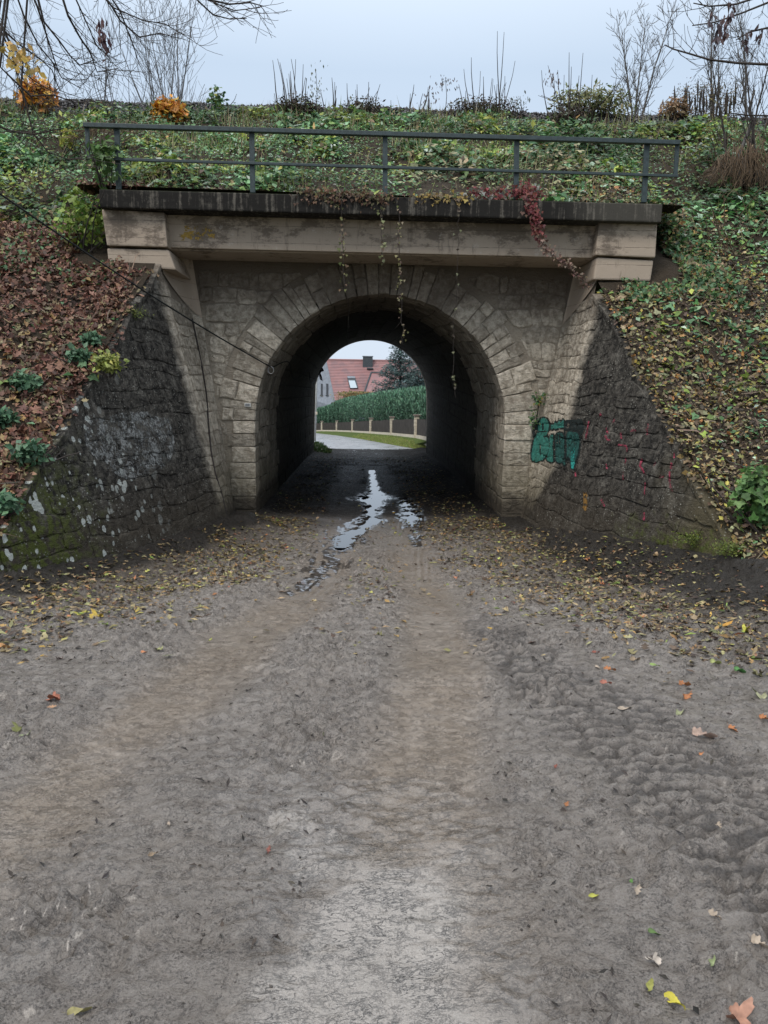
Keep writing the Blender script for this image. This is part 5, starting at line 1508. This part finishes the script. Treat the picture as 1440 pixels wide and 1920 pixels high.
bare_tree('pale forked bare tree behind the crest at the left', 118, 20, 34, 4.0, 801, .14, 3, 5)
bare_tree('slim pale bare tree left of the group of tall stems', 250, 45, 36, 4.0, 802, .09, 3, 5)
bare_tree('group of tall slim bare stems behind the yellow maple', 330, -20, 30, 6.5, 803, .05, 2, 4, stems=4, spread=.7)
bare_tree('feathery bare tree right of the group of tall stems', 372, 0, 30, 6.5, 804, .06, 3, 4, stems=2, spread=.3)
bare_tree('bare tree fading in the mist at the left edge', 20, -10, 40, 3.0, 805, .14, 3, 5)
bare_tree('low bare tree between the forked one and the tall stems', 180, 95, 32, 5.0, 806, .08, 3, 5)
bare_tree('small round bare tree alone on the crest at the right', 1192, 62, 21, 7.0, 807, .045, 3, 4, mat='greybark', stems=3, spread=.1, minr=.005)
bare_tree('slender bare tree at the right edge behind the brush', 1400, 10, 17, 6.8, 808, .035, 3, 4, mat='greybark', stems=3, spread=.4, minr=.004)
bare_tree('thin bare saplings in front of the brush at the right edge', 1432, 60, 13.5, 5.2, 809, .025, 2, 4, mat='bark', stems=3, spread=.3, minr=.003)
bare_tree('bare young tree just beyond the dark seed heads', 1345, 90, 19, 7.4, 810, .03, 2, 4, mat='greybark', stems=2, spread=.2, minr=.004)

# overhanging boughs, upper left: their tree stands on the bank left of the picture
rs = np.random.RandomState(901)
ot = thing('overhanging_tree', 'near bare tree whose long arching twigs hang across the upper left sky', 'tree')
tb = np.array([-6.6, 7.6, bank_z(-6.6, 7.6) - .1])
mb = MB(); hub = np.array([-6.0, 7.4, 7.6]); mb.tube([tb, tb + [.1, 0, 2], tb + [.4, -.1, 4], hub], [.2, .17, .14, .1], 8); mb.build('trunk', M['bark'], ot, True)
limb = [hub, np.array([-5.0, 7.6, 8.2]), np.array([-4.0, 7.8, 8.2]), np.array([-2.8, 8.0, 8.0]), np.array([-1.4, 8.2, 7.75])]
mb = MB(); mb.tube(limb, [.1, .075, .055, .04, .02], 7); mb.build('limb', M['bark'], ot, True)
paths = [[(-30, -30), (0, 45), (20, 85), (33, 130), (42, 175), (46, 215)], [(40, -60), (70, 12), (86, 62), (102, 112), (112, 140)], [(60, -50), (82, 40), (110, 75), (132, 105), (150, 122), (178, 112)],
         [(-20, 20), (10, 60), (38, 85), (75, 110), (98, 132), (112, 170)], [(120, -50), (150, 15), (168, 55), (180, 85), (195, 98)], [(150, -60), (210, 12), (225, 38), (262, 70), (300, 62), (328, 70)],
         [(-10, 85), (20, 112), (55, 145), (85, 165), (100, 172)], [(0, 125), (25, 150), (58, 180), (100, 178), (140, 192), (172, 190)], [(170, -40), (212, 14), (268, 38), (310, 45), (348, 68)],
         [(330, -60), (372, 2), (400, 28), (432, 36), (462, 34)], [(340, -50), (385, -2), (430, 8), (470, 5), (495, 12)], [(370, -40), (402, 6), (440, 20), (488, 14)], [(190, -30), (225, 20), (240, 60), (255, 100)],
         [(100, -60), (128, 30), (150, 70), (170, 100), (182, 135), (222, 128)], [(-30, -10), (12, 80), (28, 118), (36, 165), (55, 200), (95, 190)], [(-20, 230), (20, 245), (60, 252), (120, 240)],
         [(40, 160), (62, 250), (90, 285), (130, 300), (160, 292)], [(20, -40), (45, 30), (72, 85), (100, 118), (115, 145), (150, 165)]]
for i, pth in enumerate(paths):
    Y = 7.2 + 1.6 * rs.rand(); mb = MB()
    pts = [P(x, y, Y + .12 * k) for k, (x, y) in enumerate(pth)]
    # carry the twig back to the limb
    tgt = limb[int(np.clip(np.argmin([np.linalg.norm(l_ - pts[0]) for l_ in limb]), 1, 4))]
    pts = [tgt, (tgt + pts[0]) / 2 + [0, 0, .12]] + pts
    r0 = rs.uniform(.011, .016)
    mb.tube(pts, list(np.linspace(r0, .004, len(pts))), 5)
    for k in range(2, len(pts)):
        for q in range(2):
            f = rs.rand(); p = pts[k - 1] * (1 - f) + pts[k] * f; d = pts[k] - pts[k - 1]; d /= np.linalg.norm(d) + 1e-9
            nd = d + rs.normal(0, .5, 3) * [1, .6, 1] + [0.15, 0, -.1]
            grow(mb, p, nd, rs.uniform(.2, .55), .0045, 1, rs, .06, 2, .2, .0022, 3)
    mb.build('bough', M['bark'], ot)
n = 26; p = P(193, 62, 8.0) + rs.normal(0, .06, (n, 3)) * [.6, .6, 1.2]
leaves('withered_leaves', p, np.tile([0, -1, 0], (n, 1)), rs.uniform(.06, .12, n), palette([(0.07, .04, .05), (.12, .06, .06)], n, .3, rs), T_LONG, ot, None, .3, np.tile([0, 0, -1.], (n, 1)), rs=rs)
ys_ = [(22, 100), (38, 118), (55, 128), (30, 122), (45, 108), (18, 112), (58, 110)]
p = np.concatenate([P(x, y, 8.2) + rs.normal(0, .05, (9, 3)) for x, y in ys_])
leaves('yellow_leaves', p, np.tile([0, -1, .2], (len(p), 1)), rs.uniform(.05, .10, len(p)), palette([(0.50, .34, .08), (.44, .30, .10)], len(p), .25, rs), T_OVAL, ot, None, .5, rs=rs)
# right side boughs
rt = thing('overhanging_tree', 'near bare tree reaching in from the upper right with dangling brown leaves', 'tree')
tb = np.array([7.2, 8.6, bank_z(7.2, 8.6) - .1]); hub = np.array([6.6, 8.4, 7.0])
mb = MB(); mb.tube([tb, tb + [-.1, 0, 1.8], hub], [.18, .15, .11], 8); mb.build('trunk', M['bark'], rt, True)
for pth in ([(1520, 130), (1440, 121), (1380, 118), (1330, 112), (1290, 100), (1262, 92), (1246, 84)], [(1540, 240), (1440, 217), (1400, 216), (1368, 212)], [(1500, -40), (1440, 5), (1390, 25), (1340, 42), (1298, 48)],
            [(1500, 60), (1440, 52), (1405, 60), (1380, 75)], [(1480, -60), (1420, -5), (1380, 8), (1330, 12), (1300, 6)]):
    mb = MB(); Y = 8.8 + rs.rand(); pts = [hub, (hub + P(*pth[0], Y)) / 2 + [0, 0, .2]] + [P(x, y, Y) for x, y in pth]
    mb.tube(pts, list(np.linspace(.02, .006, len(pts))), 5)
    for k in range(3, len(pts)):
        for q in range(3):
            f = rs.rand(); p = pts[k - 1] * (1 - f) + pts[k] * f
            grow(mb, p, [rs.normal(-.3, .5), rs.normal(0, .3), rs.choice([-.4, .9])], rs.uniform(.15, .45), .005, 1, rs, .05, 3, .2, .0024, 3)
    mb.build('bough', M['bark'], rt)
cl = [(1350, 52), (1362, 40), (1372, 22), (1346, 66), (1400, 68), (1360, 55), (1368, 12), (1335, 28), (1425, 60)]
p = np.concatenate([P(x, y, 9.1) + rs.normal(0, .03, (8, 3)) * [.6, .6, 1.6] for x, y in cl])
leaves('dangling_leaves', p, np.tile([0, -1, 0], (len(p), 1)), rs.uniform(.07, .12, len(p)), palette([(0.07, .05, .06), (.10, .06, .06)], len(p), .3, rs), T_LONG, rt, None, .3, np.tile([0, 0, -1.], (len(p), 1)), rs=rs)
# withered flower heads standing on the crest
for i, (px, py, pb, lab) in enumerate(((835, 145, 200, 'withered brown flower heads on a stalk left of the tallest whips'), (803, 172, 200, 'small cluster of brownish pink seed heads left of the flower stalk'), (1038, 140, 215, 'withered flower head on a thin stalk above the right of the railing'),
                                       (592, 130, 215, 'grey green seed stalk standing in the densest clump of shoots'), (975, 180, 205, 'pale grey seed head just right of the tallest whip'))):
    t = thing('withered_flower', lab, 'flower', 'withered flowers on the crest'); b = on_bank(px, pb); Yb = b[1]; tip = P(px, py, Yb)
    mb = MB(); mb.tube([b - [0, 0, .05], (b + tip) / 2 + [.03, 0, 0], tip], [.008, .006, .004], 4); mb.build('stalk', M['bark'], t)
    n = 40 if i != 3 else 60; col_ = [(0.10, .06, .05), (.14, .08, .06), (.07, .05, .04)] if i in (0, 1, 2) else [(0.12, .14, .11), (.16, .18, .15)]
    sp = (.13, .13, .12, .10, .10)[i]; off = rs.normal(0, 1, (n, 3)) * [sp, .05, sp * (2.2 if i == 3 else .7)]
    leaves('seed_head', tip + [0, 0, -.08 if i != 3 else -.3] + off, np.tile([0, -1, 0], (n, 1)), rs.uniform(.04, .09, n), palette(col_, n, .3, rs), T_LONG, t, None, .4, np.tile([0, 0, -1.], (n, 1)), rs=rs)

# ------------------------------------------------------------------ beyond the underpass
def road_z(y): return -0.50 - 0.037 * np.clip(y - 30, 0, 90)
m = NT('wet_asphalt'); n1 = m.noise(1.2, 4); n2 = m.noise(60, 4, .7)
c = m.mix(m.ss(n1, .35, .65), (0.19, 0.195, 0.205), (0.27, 0.275, 0.285)); c = m.mix(m.ss(m.noise(2.4, 5), .55, .7, 0, .5), c, (0.06, .052, .045))
m.bump(n2, .3, .005); M['asphalt'] = m.fin(c, m.ss(n1, .3, .7, .22, .5), .5)
edge = [(26.5, 4.5), (28.5, 3.0), (30, 2.35), (33, 2.0), (38, 1.4), (45, 0.6), (55, -0.6), (66, -2.4), (80, -5.0), (95, -9)]
V = []; F = []
for (y, x) in edge:
    V += [(-14 if y > 30 else -5, y, road_z(y) + (0.0)), (x, y, road_z(y))]
for i in range(len(edge) - 1): F.append((2 * i, 2 * i + 1, 2 * i + 3, 2 * i + 2))
link('street', mesh_py('street', V, F, M['asphalt']), kind='structure')
PILL = [(808, 781, 826, 28.5), (780.7, 779.8, 820, 34.4), (734.4, 783, 815, 43.2), (695.5, 785, 812, 51.0), (661, 787.6, 809.8, 62.6), (631.6, 789.5, 808.5, 73.7), (603.7, 790.5, 808, 79.0), (586, 791.5, 808.5, 83.0)]
base_pts = [P(px, yb, Y) for px, yt, yb, Y in PILL]
# grass verge between street and fence
M['grassbase'] = plain('verge_turf', (0.06, 0.085, 0.02), .9, .1, .3, 6, .5)
V = []; F = []
ex = lambda y: float(np.interp(y, [e_[0] for e_ in edge], [e_[1] for e_ in edge]))
seq = [(27.3, 3.9, -.32)] + [(b[1], b[0] + .3, b[2]) for b in base_pts]
for (y, xo, zo) in seq:
    V += [(ex(y) - .15, y, road_z(y) - .02), (ex(y) + .25, y, float(road_z(y)) + .06), (xo - .4, y, zo - .03), (xo + 7, y, zo)]
for i in range(len(seq) - 1):
    for k in range(3): b = 4 * i + k; F.append((b, b + 1, b + 5, b + 4))
link('verge', mesh_py('verge', V, F, M['grassbase'], True), kind='structure')
rs = np.random.RandomState(950); n = 26000
y = 27.4 + 28 * rs.rand(n) ** 1.6; tt = rs.rand(n); x0_ = np.array([ex(v) for v in y]) - .05; x1_ = np.interp(y, [s_[0] for s_ in seq], [s_[1] for s_ in seq]) + .1
x = x0_ + (x1_ - x0_) * tt; zo = np.interp(y, [s_[0] for s_ in seq], [s_[2] for s_ in seq]); z = road_z(y) * (1 - np.clip(tt * 1.1, 0, 1)) + zo * np.clip(tt * 1.1, 0, 1)
leaves('verge_grass', np.stack([x, y, z], -1), np.tile([0, -1, .3], (n, 1)), rs.uniform(.05, .13, n), palette([(0.18, .24, .05), (.25, .29, .08), (.13, .20, .04), (.22, .22, .09)], n, .25, rs), T_LONG, None, None, .4, np.tile([0, 0, 1.], (n, 1)), 'stuff', rs)
n = 5000; y = 27.3 + 4.5 * rs.rand(n); x = -2.6 + 1.5 * rs.rand(n) * sm(y, 32.5, 28) ; z = road_z(y) + .02 + .25 * rs.rand(n) * sm(x, -1.0, -1.8)
gt = leaves('grass_tuft', np.stack([x, y, z], -1), np.tile([0, -1, .3], (n, 1)), rs.uniform(.05, .14, n), palette([(0.05, .11, .03), (.08, .15, .04), (.10, .12, .04)], n, .3, rs), T_LONG, None, None, .5, np.tile([0, 0, 1.], (n, 1)), None, rs)
tag(gt, 'tuft of green grass at the far left foot of the tunnel', 'grass', None, 'stuff')
# fence: pillars, plinth and board panels
fence = thing('garden_fence', 'dark board fence between pale block pillars along the bend of the street', 'fence')
M['pillar'] = plain('pale_block', (0.50, 0.45, 0.36), .85, .2, .25, 9)
M['cap'] = plain('pillar_cap', (0.17, 0.14, 0.12), .8)
M['board'] = plain('dark_stained_board', (0.045, 0.038, 0.032), .8, .2, .45, 3)
pos_ = []
for (px, yt, yb, Y) in PILL:
    b = P(px, yb, Y); t_ = P(px, yt, Y); h = t_[2] - b[2]; pos_.append((b, h))
    pil = link('pillar', None, fence)
    nb = 6; mb_h = h / nb
    for k in range(nb):
        mb = MB(); j = rs.uniform(-.008, .008)
        mb.box(b[0] - .11 + j, b[0] + .11 + j, b[1] - .11, b[1] + .11, b[2] - (.1 if k == 0 else 0) + k * mb_h + .006, b[2] + (k + 1) * mb_h - .004)
        mb.build('block', M['pillar'], pil, bevel=.008)
    mb = MB(); mb.box(b[0] - .16, b[0] + .16, b[1] - .16, b[1] + .16, b[2] + h, b[2] + h + .06); mb.build('cap', M['cap'], pil, bevel=.01)
for (b0, h0), (b1, h1) in zip(pos_[:-1], pos_[1:]):
    mb = MB(); nbd = 34
    for k in range(nbd):
        t0_, t1_ = (k + .06) / nbd, (k + .94) / nbd
        a_, c_ = b0 + (b1 - b0) * (.015 + .97 * t0_), b0 + (b1 - b0) * (.015 + .97 * t1_)
        hh = (h0 + (h1 - h0) * t0_) * .86 + rs.uniform(-.02, .02)
        mb.hexa([a_ + [0, 0, .12], c_ + [0, 0, .12], c_ + [.03, .03, .12], a_ + [.03, .03, .12], a_ + [0, 0, hh], c_ + [0, 0, hh], c_ + [.03, .03, hh], a_ + [.03, .03, hh]])
    mb.build('board_panel', M['board'], fence, kind='stuff')
    mb = MB(); mb.hexa([b0 + [-.05, 0, -.3], b1 + [-.05, 0, -.3], b1 + [.1, .1, -.3], b0 + [.1, .1, -.3], b0 + [-.05, 0, .1], b1 + [-.05, 0, .1], b1 + [.1, .1, .1], b0 + [.1, .1, .1]])
    mb.build('plinth', M['pillar'], fence)
# hedge behind the fence
hedge = thing('conifer_hedge', 'tall clipped green conifer hedge rising behind the board fence', 'hedge')
HT = [(830, 722), (800, 730), (760, 733), (720, 738), (680, 743), (650, 748), (630, 754), (612, 764), (585, 770)]
hb = []
bx_ = [p[0] for p in base_pts]; 
for i in range(90):
    t_ = i / 89 * (len(base_pts) - 1); k = min(int(t_), len(base_pts) - 2); b = base_pts[k] + (base_pts[k + 1] - base_pts[k]) * (t_ - k) + np.array([.45, .45, 0])
    d = b - EYE; pxx = 720 + FPX * d.dot(_r) / d.dot(_f); pt = np.interp(-pxx, [-q[0] for q in HT], [q[1] for q in HT]); hb.append((b, P(pxx, pt, b[1])[2]))
V = []; F = []
for b, zt_ in hb: V += [b + [0, 0, 0], b + [.15, 0, 0] + [0, 0, zt_ - b[2] - .25], b + [1.0, 1.0, zt_ - b[2] - .3], b + [1.2, 1.2, 0]]
for i in range(len(hb) - 1):
    for k in range(3): q = 4 * i + k; F.append((q, q + 4, q + 5, q + 1))
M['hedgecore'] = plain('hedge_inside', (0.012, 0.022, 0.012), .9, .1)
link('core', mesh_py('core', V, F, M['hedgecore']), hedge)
n = 62000; ii = rs.rand(n) ** .8 * (len(hb) - 1); k = ii.astype(int); k = np.minimum(k, len(hb) - 2); f = (ii - k)[:, None]
B0 = np.array([h_[0] for h_ in hb]); Z0 = np.array([h_[1] for h_ in hb])
b = B0[k] * (1 - f) + B0[k + 1] * f; zt_ = Z0[k] * (1 - f[:, 0]) + Z0[k + 1] * f[:, 0]
v = rs.rand(n); top = rs.rand(n) < .2
bulge = .12 * np.sin(ii * 1.9) + .16 * (fbm(ii * 1.1, v * 5, 3, 6) - .5)
p = b + np.stack([-.05 - bulge + .1 * rs.rand(n), -.05 - bulge, (zt_ - b[:, 2]) * v], -1)
p[top] = b[top] + np.stack([rs.rand(top.sum()), rs.rand(top.sum()), (zt_ - b[:, 2])[top] - .2 + .28 * rs.rand(top.sum())], -1)
hc = palette([(0.055, .125, .078), (.08, .175, .11), (.12, .24, .155), (.035, .08, .052)], n, .3, rs)
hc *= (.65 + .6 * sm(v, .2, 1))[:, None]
leaves('foliage', p, np.tile([-.5, -.8, .2], (n, 1)), rs.uniform(.10, .24, n), hc, T_LONG, hedge, None, .5, np.tile([0, -.1, 1.], (n, 1)), rs=rs)
# spruces in the garden
def spruce(px, py_top, Y, zb, w, seed, label, n=150):
    rs = np.random.RandomState(seed); top = P(px, py_top, Y); H = top[2] - zb; t = thing('blue_spruce', label, 'tree', 'spruces in the garden')
    mb = MB(); mb.tube([(top[0], Y, zb), (top[0], Y, zb + H * .5), tuple(top)], [.2, .12, .02], 7); mb.build('trunk', M['bark'], t)
    pos = []; al = []; mb = MB()
    for i in range(n):
        hgt = 1 - (i / n) ** .75 * .9; a = i * 2.4 + rs.rand(); L = w * (1 - hgt) ** .8 * rs.uniform(.7, 1.15) + .12
        o = np.array([top[0], Y, zb + H * hgt]); dr = np.array([math.cos(a), math.sin(a), rs.uniform(-.15, .15)])
        tip = o + dr * L + [0, 0, .12 * L]
        mb.tube([o, o + dr * L * .5 + [0, 0, -.05 * L], tip], [.03, .02, .008], 3, False)
        m_ = int(30 + 130 * L / w)
        f = rs.rand(m_, 1) ** .7; q = o + (tip - o) * f + rs.normal(0, .07 + .05 * w * .3, (m_, 3)) * [1, 1, .8]; pos.append(q); al.append(np.tile(dr, (m_, 1)) + [0, 0, -.35])
    mb.build('branches', M['bark'], t)
    p = np.concatenate(pos); al = np.concatenate(al); k = len(p)
    leaves('needles', p, np.tile([0, -.3, 1], (k, 1)), rs.uniform(.12, .26, k), palette([(0.045, .08, .078), (.07, .115, .115), (.13, .19, .19), (.03, .052, .05)], k, .3, rs), T_LONG, t, None, .45, al, rs=rs)
spruce(752, 636, 58, -1.4, 3.1, 961, 'blue green spruce towering over the hedge with its tip under the arch', 170)
spruce(794, 655, 52, -1.2, 2.4, 962, 'second spruce partly hidden by the right side of the arch', 130)
rs = np.random.RandomState(965)
ms = thing('autumn_shrub', 'yellow brown leafed shrub peeping over the hedge before the red roof', 'shrub')
b = P(672, 742, 76); mb = MB()
for k in range(9): mb.tube([b + [0, 0, -4], b + [rs.normal(0, .6), 0, -.8], b + [rs.normal(0, 1.3), 0, rs.uniform(-.2, .4)]], [.06, .04, .015], 4)
mb.build('stems', M['bark'], ms)
n = 2200; p = b + np.stack([rs.normal(0, .95, n), rs.normal(0, .4, n), -abs(rs.normal(0, .45, n)) + .35], -1)
leaves('leaves', p, np.tile([0, -.6, .5], (n, 1)), rs.uniform(.10, .22, n), palette([(0.20, .16, .06), (.26, .15, .06), (.13, .15, .06)], n, .3, rs), T_OVAL, ms, None, .5, rs=rs)
# house
house = thing('house', 'house with red tiled roof, grey clad gable, skylight and dark chimney seen through the tunnel', 'house')
HY = 92.0
rl, rr_ = P(612, 675, HY), P(812, 680, HY); rz = rl[2]
xl, xr = rl[0], rr_[0] + 3
ez = P(640, 762, HY)[2]; run = 4.6
M['tile'] = None
m = NT('red_roof_tile'); n1 = m.noise(.5, 4); c = m.mix(n1, (0.215, 0.108, 0.108), (0.30, 0.175, 0.172)); c = m.mix(m.ss(m.noise(1.3, 4), .45, .65, 0, .6), c, (0.17, .12, .13)); M['tile'] = m.fin(c, .7, .3)
M['slate'] = plain('grey_slate_cladding', (0.17, 0.19, 0.22), .7, .3, .2, 3)
M['chim'] = plain('dark_chimney_cladding', (0.055, 0.065, 0.075), .7)
M['dark'] = plain('dark_opening', (0.015, 0.018, 0.022), .2, .5, bump=0)
# gable recedes: ridge runs to the right, eave comes towards the viewer
vx = 0.95       # verge shift: the gable plane stands oblique to the view
eL = np.array([P(631, 762, HY - run)[0], HY - run, ez])
roof = link('roof', None, house)
nc = 30
for k in range(nc):
    t0_, t1_ = k / nc, (k + 1) / nc
    a0 = np.array([xl, HY, rz]) * (1 - t0_) + eL * t0_; a1 = np.array([xl, HY, rz]) * (1 - t1_) + eL * t1_
    dz = np.array([0, -.015, .03]); xe = np.array([xr - xl, 0, 0]); th = np.array([0, 0, -.05])
    mb = MB(); mb.hexa([a1 + dz + th, a1 + dz + th + xe, a0 + xe + th, a0 + th, a1 + dz * 1.5, a1 + dz * 1.5 + xe, a0 + xe, a0])
    mb.build('tile_course', M['tile'], roof)
mb = MB(); mb.tube([np.array([xl - .05, HY, rz + .03]), np.array([xr, HY, rz + .03])], .12, 6); mb.build('ridge_tile', M['tile'], roof)
mb = MB(); back = np.array([0, run, ez - rz]); A_ = np.array([xl, HY, rz]); mb.hexa([A_ + back, A_, A_ + [xr - xl, 0, 0], A_ + back + [xr - xl, 0, 0], A_ + back + [0, 0, .06], A_ + [0, 0, .02], A_ + [xr - xl, 0, .02], A_ + back + [xr - xl, 0, .06]]); mb.build('back_slope', M['tile'], roof)
# dormer-like lower roof at the right
dl0, dl1, dr1 = P(696, 699, HY - 2.2), P(681, 742, HY - 4.9), P(760, 742, HY - 4.9); dr0 = P(760, 701, HY - 2.2)
mb = MB(); th = np.array([0, .1, -.2]); mb.hexa([dl1 + th, dr1 + th, dr0 + th, dl0 + th, dl1, dr1, dr0, dl0]); mb.build('side_roof', M['tile'], roof)
mb = MB(); mb.tube([dl0 + [0, -.05, .05], dl1 + [0, -.05, .05]], .09, 4); mb.tube([dl0 + [0, -.05, .05], dr0 + [0, -.05, .05]], .07, 4); mb.build('verge_trim', M['chim'], roof)
# gable wall
g_top = np.array([xl + .02, HY, rz - .1]); gf = eL + [.1, .1, -.1]; gb = P(560, 762, HY)
mb = MB(); V = [g_top, gf, gf + [0, 0, -4.5], P(575, 735, HY - 1.5) * [1, 1, 0] + [0, 0, gf[2] - 4.5], P(575, 735, HY - 1.5)]
lt = P(574, 745, HY - 0.5)
V = [g_top, gf, gf + np.array([0, 0, -5.0]), np.array([lt[0], lt[1], gf[2] - 5.0]), lt]
Vb = [v_ + np.array([.15, .25, 0]) for v_ in V]
F = [(0, 4, 3, 2, 1), (5, 6, 7, 8, 9), (0, 1, 6, 5), (1, 2, 7, 6), (3, 4, 9, 8), (4, 0, 5, 9)]
link('gable_wall', mesh_py('gable_wall', V + Vb, F, M['slate']), house)
mb = MB(); mb.box(xl, xr, HY - run + .3, HY + run - .3, ez - 5.0, ez - .15); mb.build('wall', M['slate'], house)
nrm_g = np.cross(V[1] - V[0], V[4] - V[0]); nrm_g /= np.linalg.norm(nrm_g)
if nrm_g[1] > 0: nrm_g = -nrm_g
def on_gable(px, py):
    d = ray(px, py); return EYE + d * ((V[0] - EYE).dot(nrm_g) / d.dot(nrm_g))
for wx0, wx1 in ((602.0, 605.2), (612.2, 615.8)):
    c = [on_gable(wx0, 741), on_gable(wx1, 741.5), on_gable(wx1, 720), on_gable(wx0, 719.6)]
    w_ = link('window', None, house)
    mb = MB(); n_ = nrm_g * .06; mb.hexa([c[0], c[1], c[1] + n_, c[0] + n_, c[3], c[2], c[2] + n_, c[3] + n_]); mb.build('pane', M['dark'], w_)
    mb = MB(); e0 = on_gable(wx0 - .8, 742.6); e1 = on_gable(wx1 + .8, 743); mb.hexa([e0, e1, e1 + n_ * 2, e0 + n_ * 2, e0 + [0, 0, .08], e1 + [0, 0, .08], e1 + n_ * 2 + [0, 0, .08], e0 + n_ * 2 + [0, 0, .08]]); mb.build('sill', M['chim'], w_)
# skylight on the roof slope
rn = np.cross(np.array([1.0, 0, 0]), eL - A_); rn /= np.linalg.norm(rn)
if rn[1] > 0: rn = -rn
def on_roof(px, py, o=0.0):
    d = ray(px, py); return EYE + d * ((A_ + rn * o - EYE).dot(rn) / d.dot(rn))
sk = link('skylight', None, house)
def rquad(name, pts, o0, o1, mat, par):
    lo = [on_roof(*q, o0) for q in pts]; up_ = [p_ + rn * (o1 - o0) for p_ in lo]; mb = MB(); mb.hexa(lo + up_); return mb.build(name, mat, par)
rquad('frame', [(656.2, 729), (671.5, 728.5), (666.2, 709.5), (651.2, 709)], .04, .18, M['chim'], sk)
m = NT('skylight_glass'); M['skyglass'] = m.fin((0.35, 0.42, 0.47), .08, .6)
rquad('pane', [(657.3, 727.6), (669.6, 727.2), (665.2, 713.6), (653.6, 713.4)], .19, .20, M['skyglass'], sk)
rquad('top_flashing', [(651.8, 711), (666.0, 711.2), (665.6, 707.4), (651.2, 707)], .05, .24, M['slate'], sk)
rquad('snow_guard', [(688, 693.2), (700, 693.6), (700, 692.4), (688, 692)], .05, .30, M['chim'], house)
# chimney
cA, cB = P(680.5, 685, HY - .7), P(698.6, 667.5, HY - .7)
ch_ = link('chimney', None, house)
mb = MB(); mb.box(cA[0], cB[0], HY - .7, HY + .4, cA[2] - .5, cB[2] - .08); mb.build('stack', M['chim'], ch_)
for k in range(6):
    zz = cA[2] - .4 + k * .22; mb = MB(); mb.box(cA[0] - .02, cB[0] + .02, HY - .73, HY - .705, zz, zz + .19); mb.build('cladding_board', M['chim'], ch_)
mb = MB(); mb.box(cA[0] - .07, cB[0] + .07, HY - .78, HY + .48, cB[2] - .08, cB[2] + .0); mb.build('cap', M['slate'], ch_)
# lamp post
lp = thing('lamp_post', 'slender pale grey post just inside the left edge of the far arch', 'post')
b = P(590.3, 816, 40); mb = MB(); tp = P(593.5, 716, 40); mb.tube([b - [0, 0, .3], tp, P(597, 700, 40), P(603, 692, 40)], [.055, .045, .035, .03], 8); mb.build('pole', plain('galvanised_post', (0.42, 0.43, 0.42), .5, .4), lp, True)
mb = MB(); q = P(592.5, 775, 39.9); mb.box(q[0] - .02, q[0] + .07, q[1] - .05, q[1] + .05, q[2] - .07, q[2] + .07); mb.build('fuse_box', M['pillar'], lp, bevel=.01)
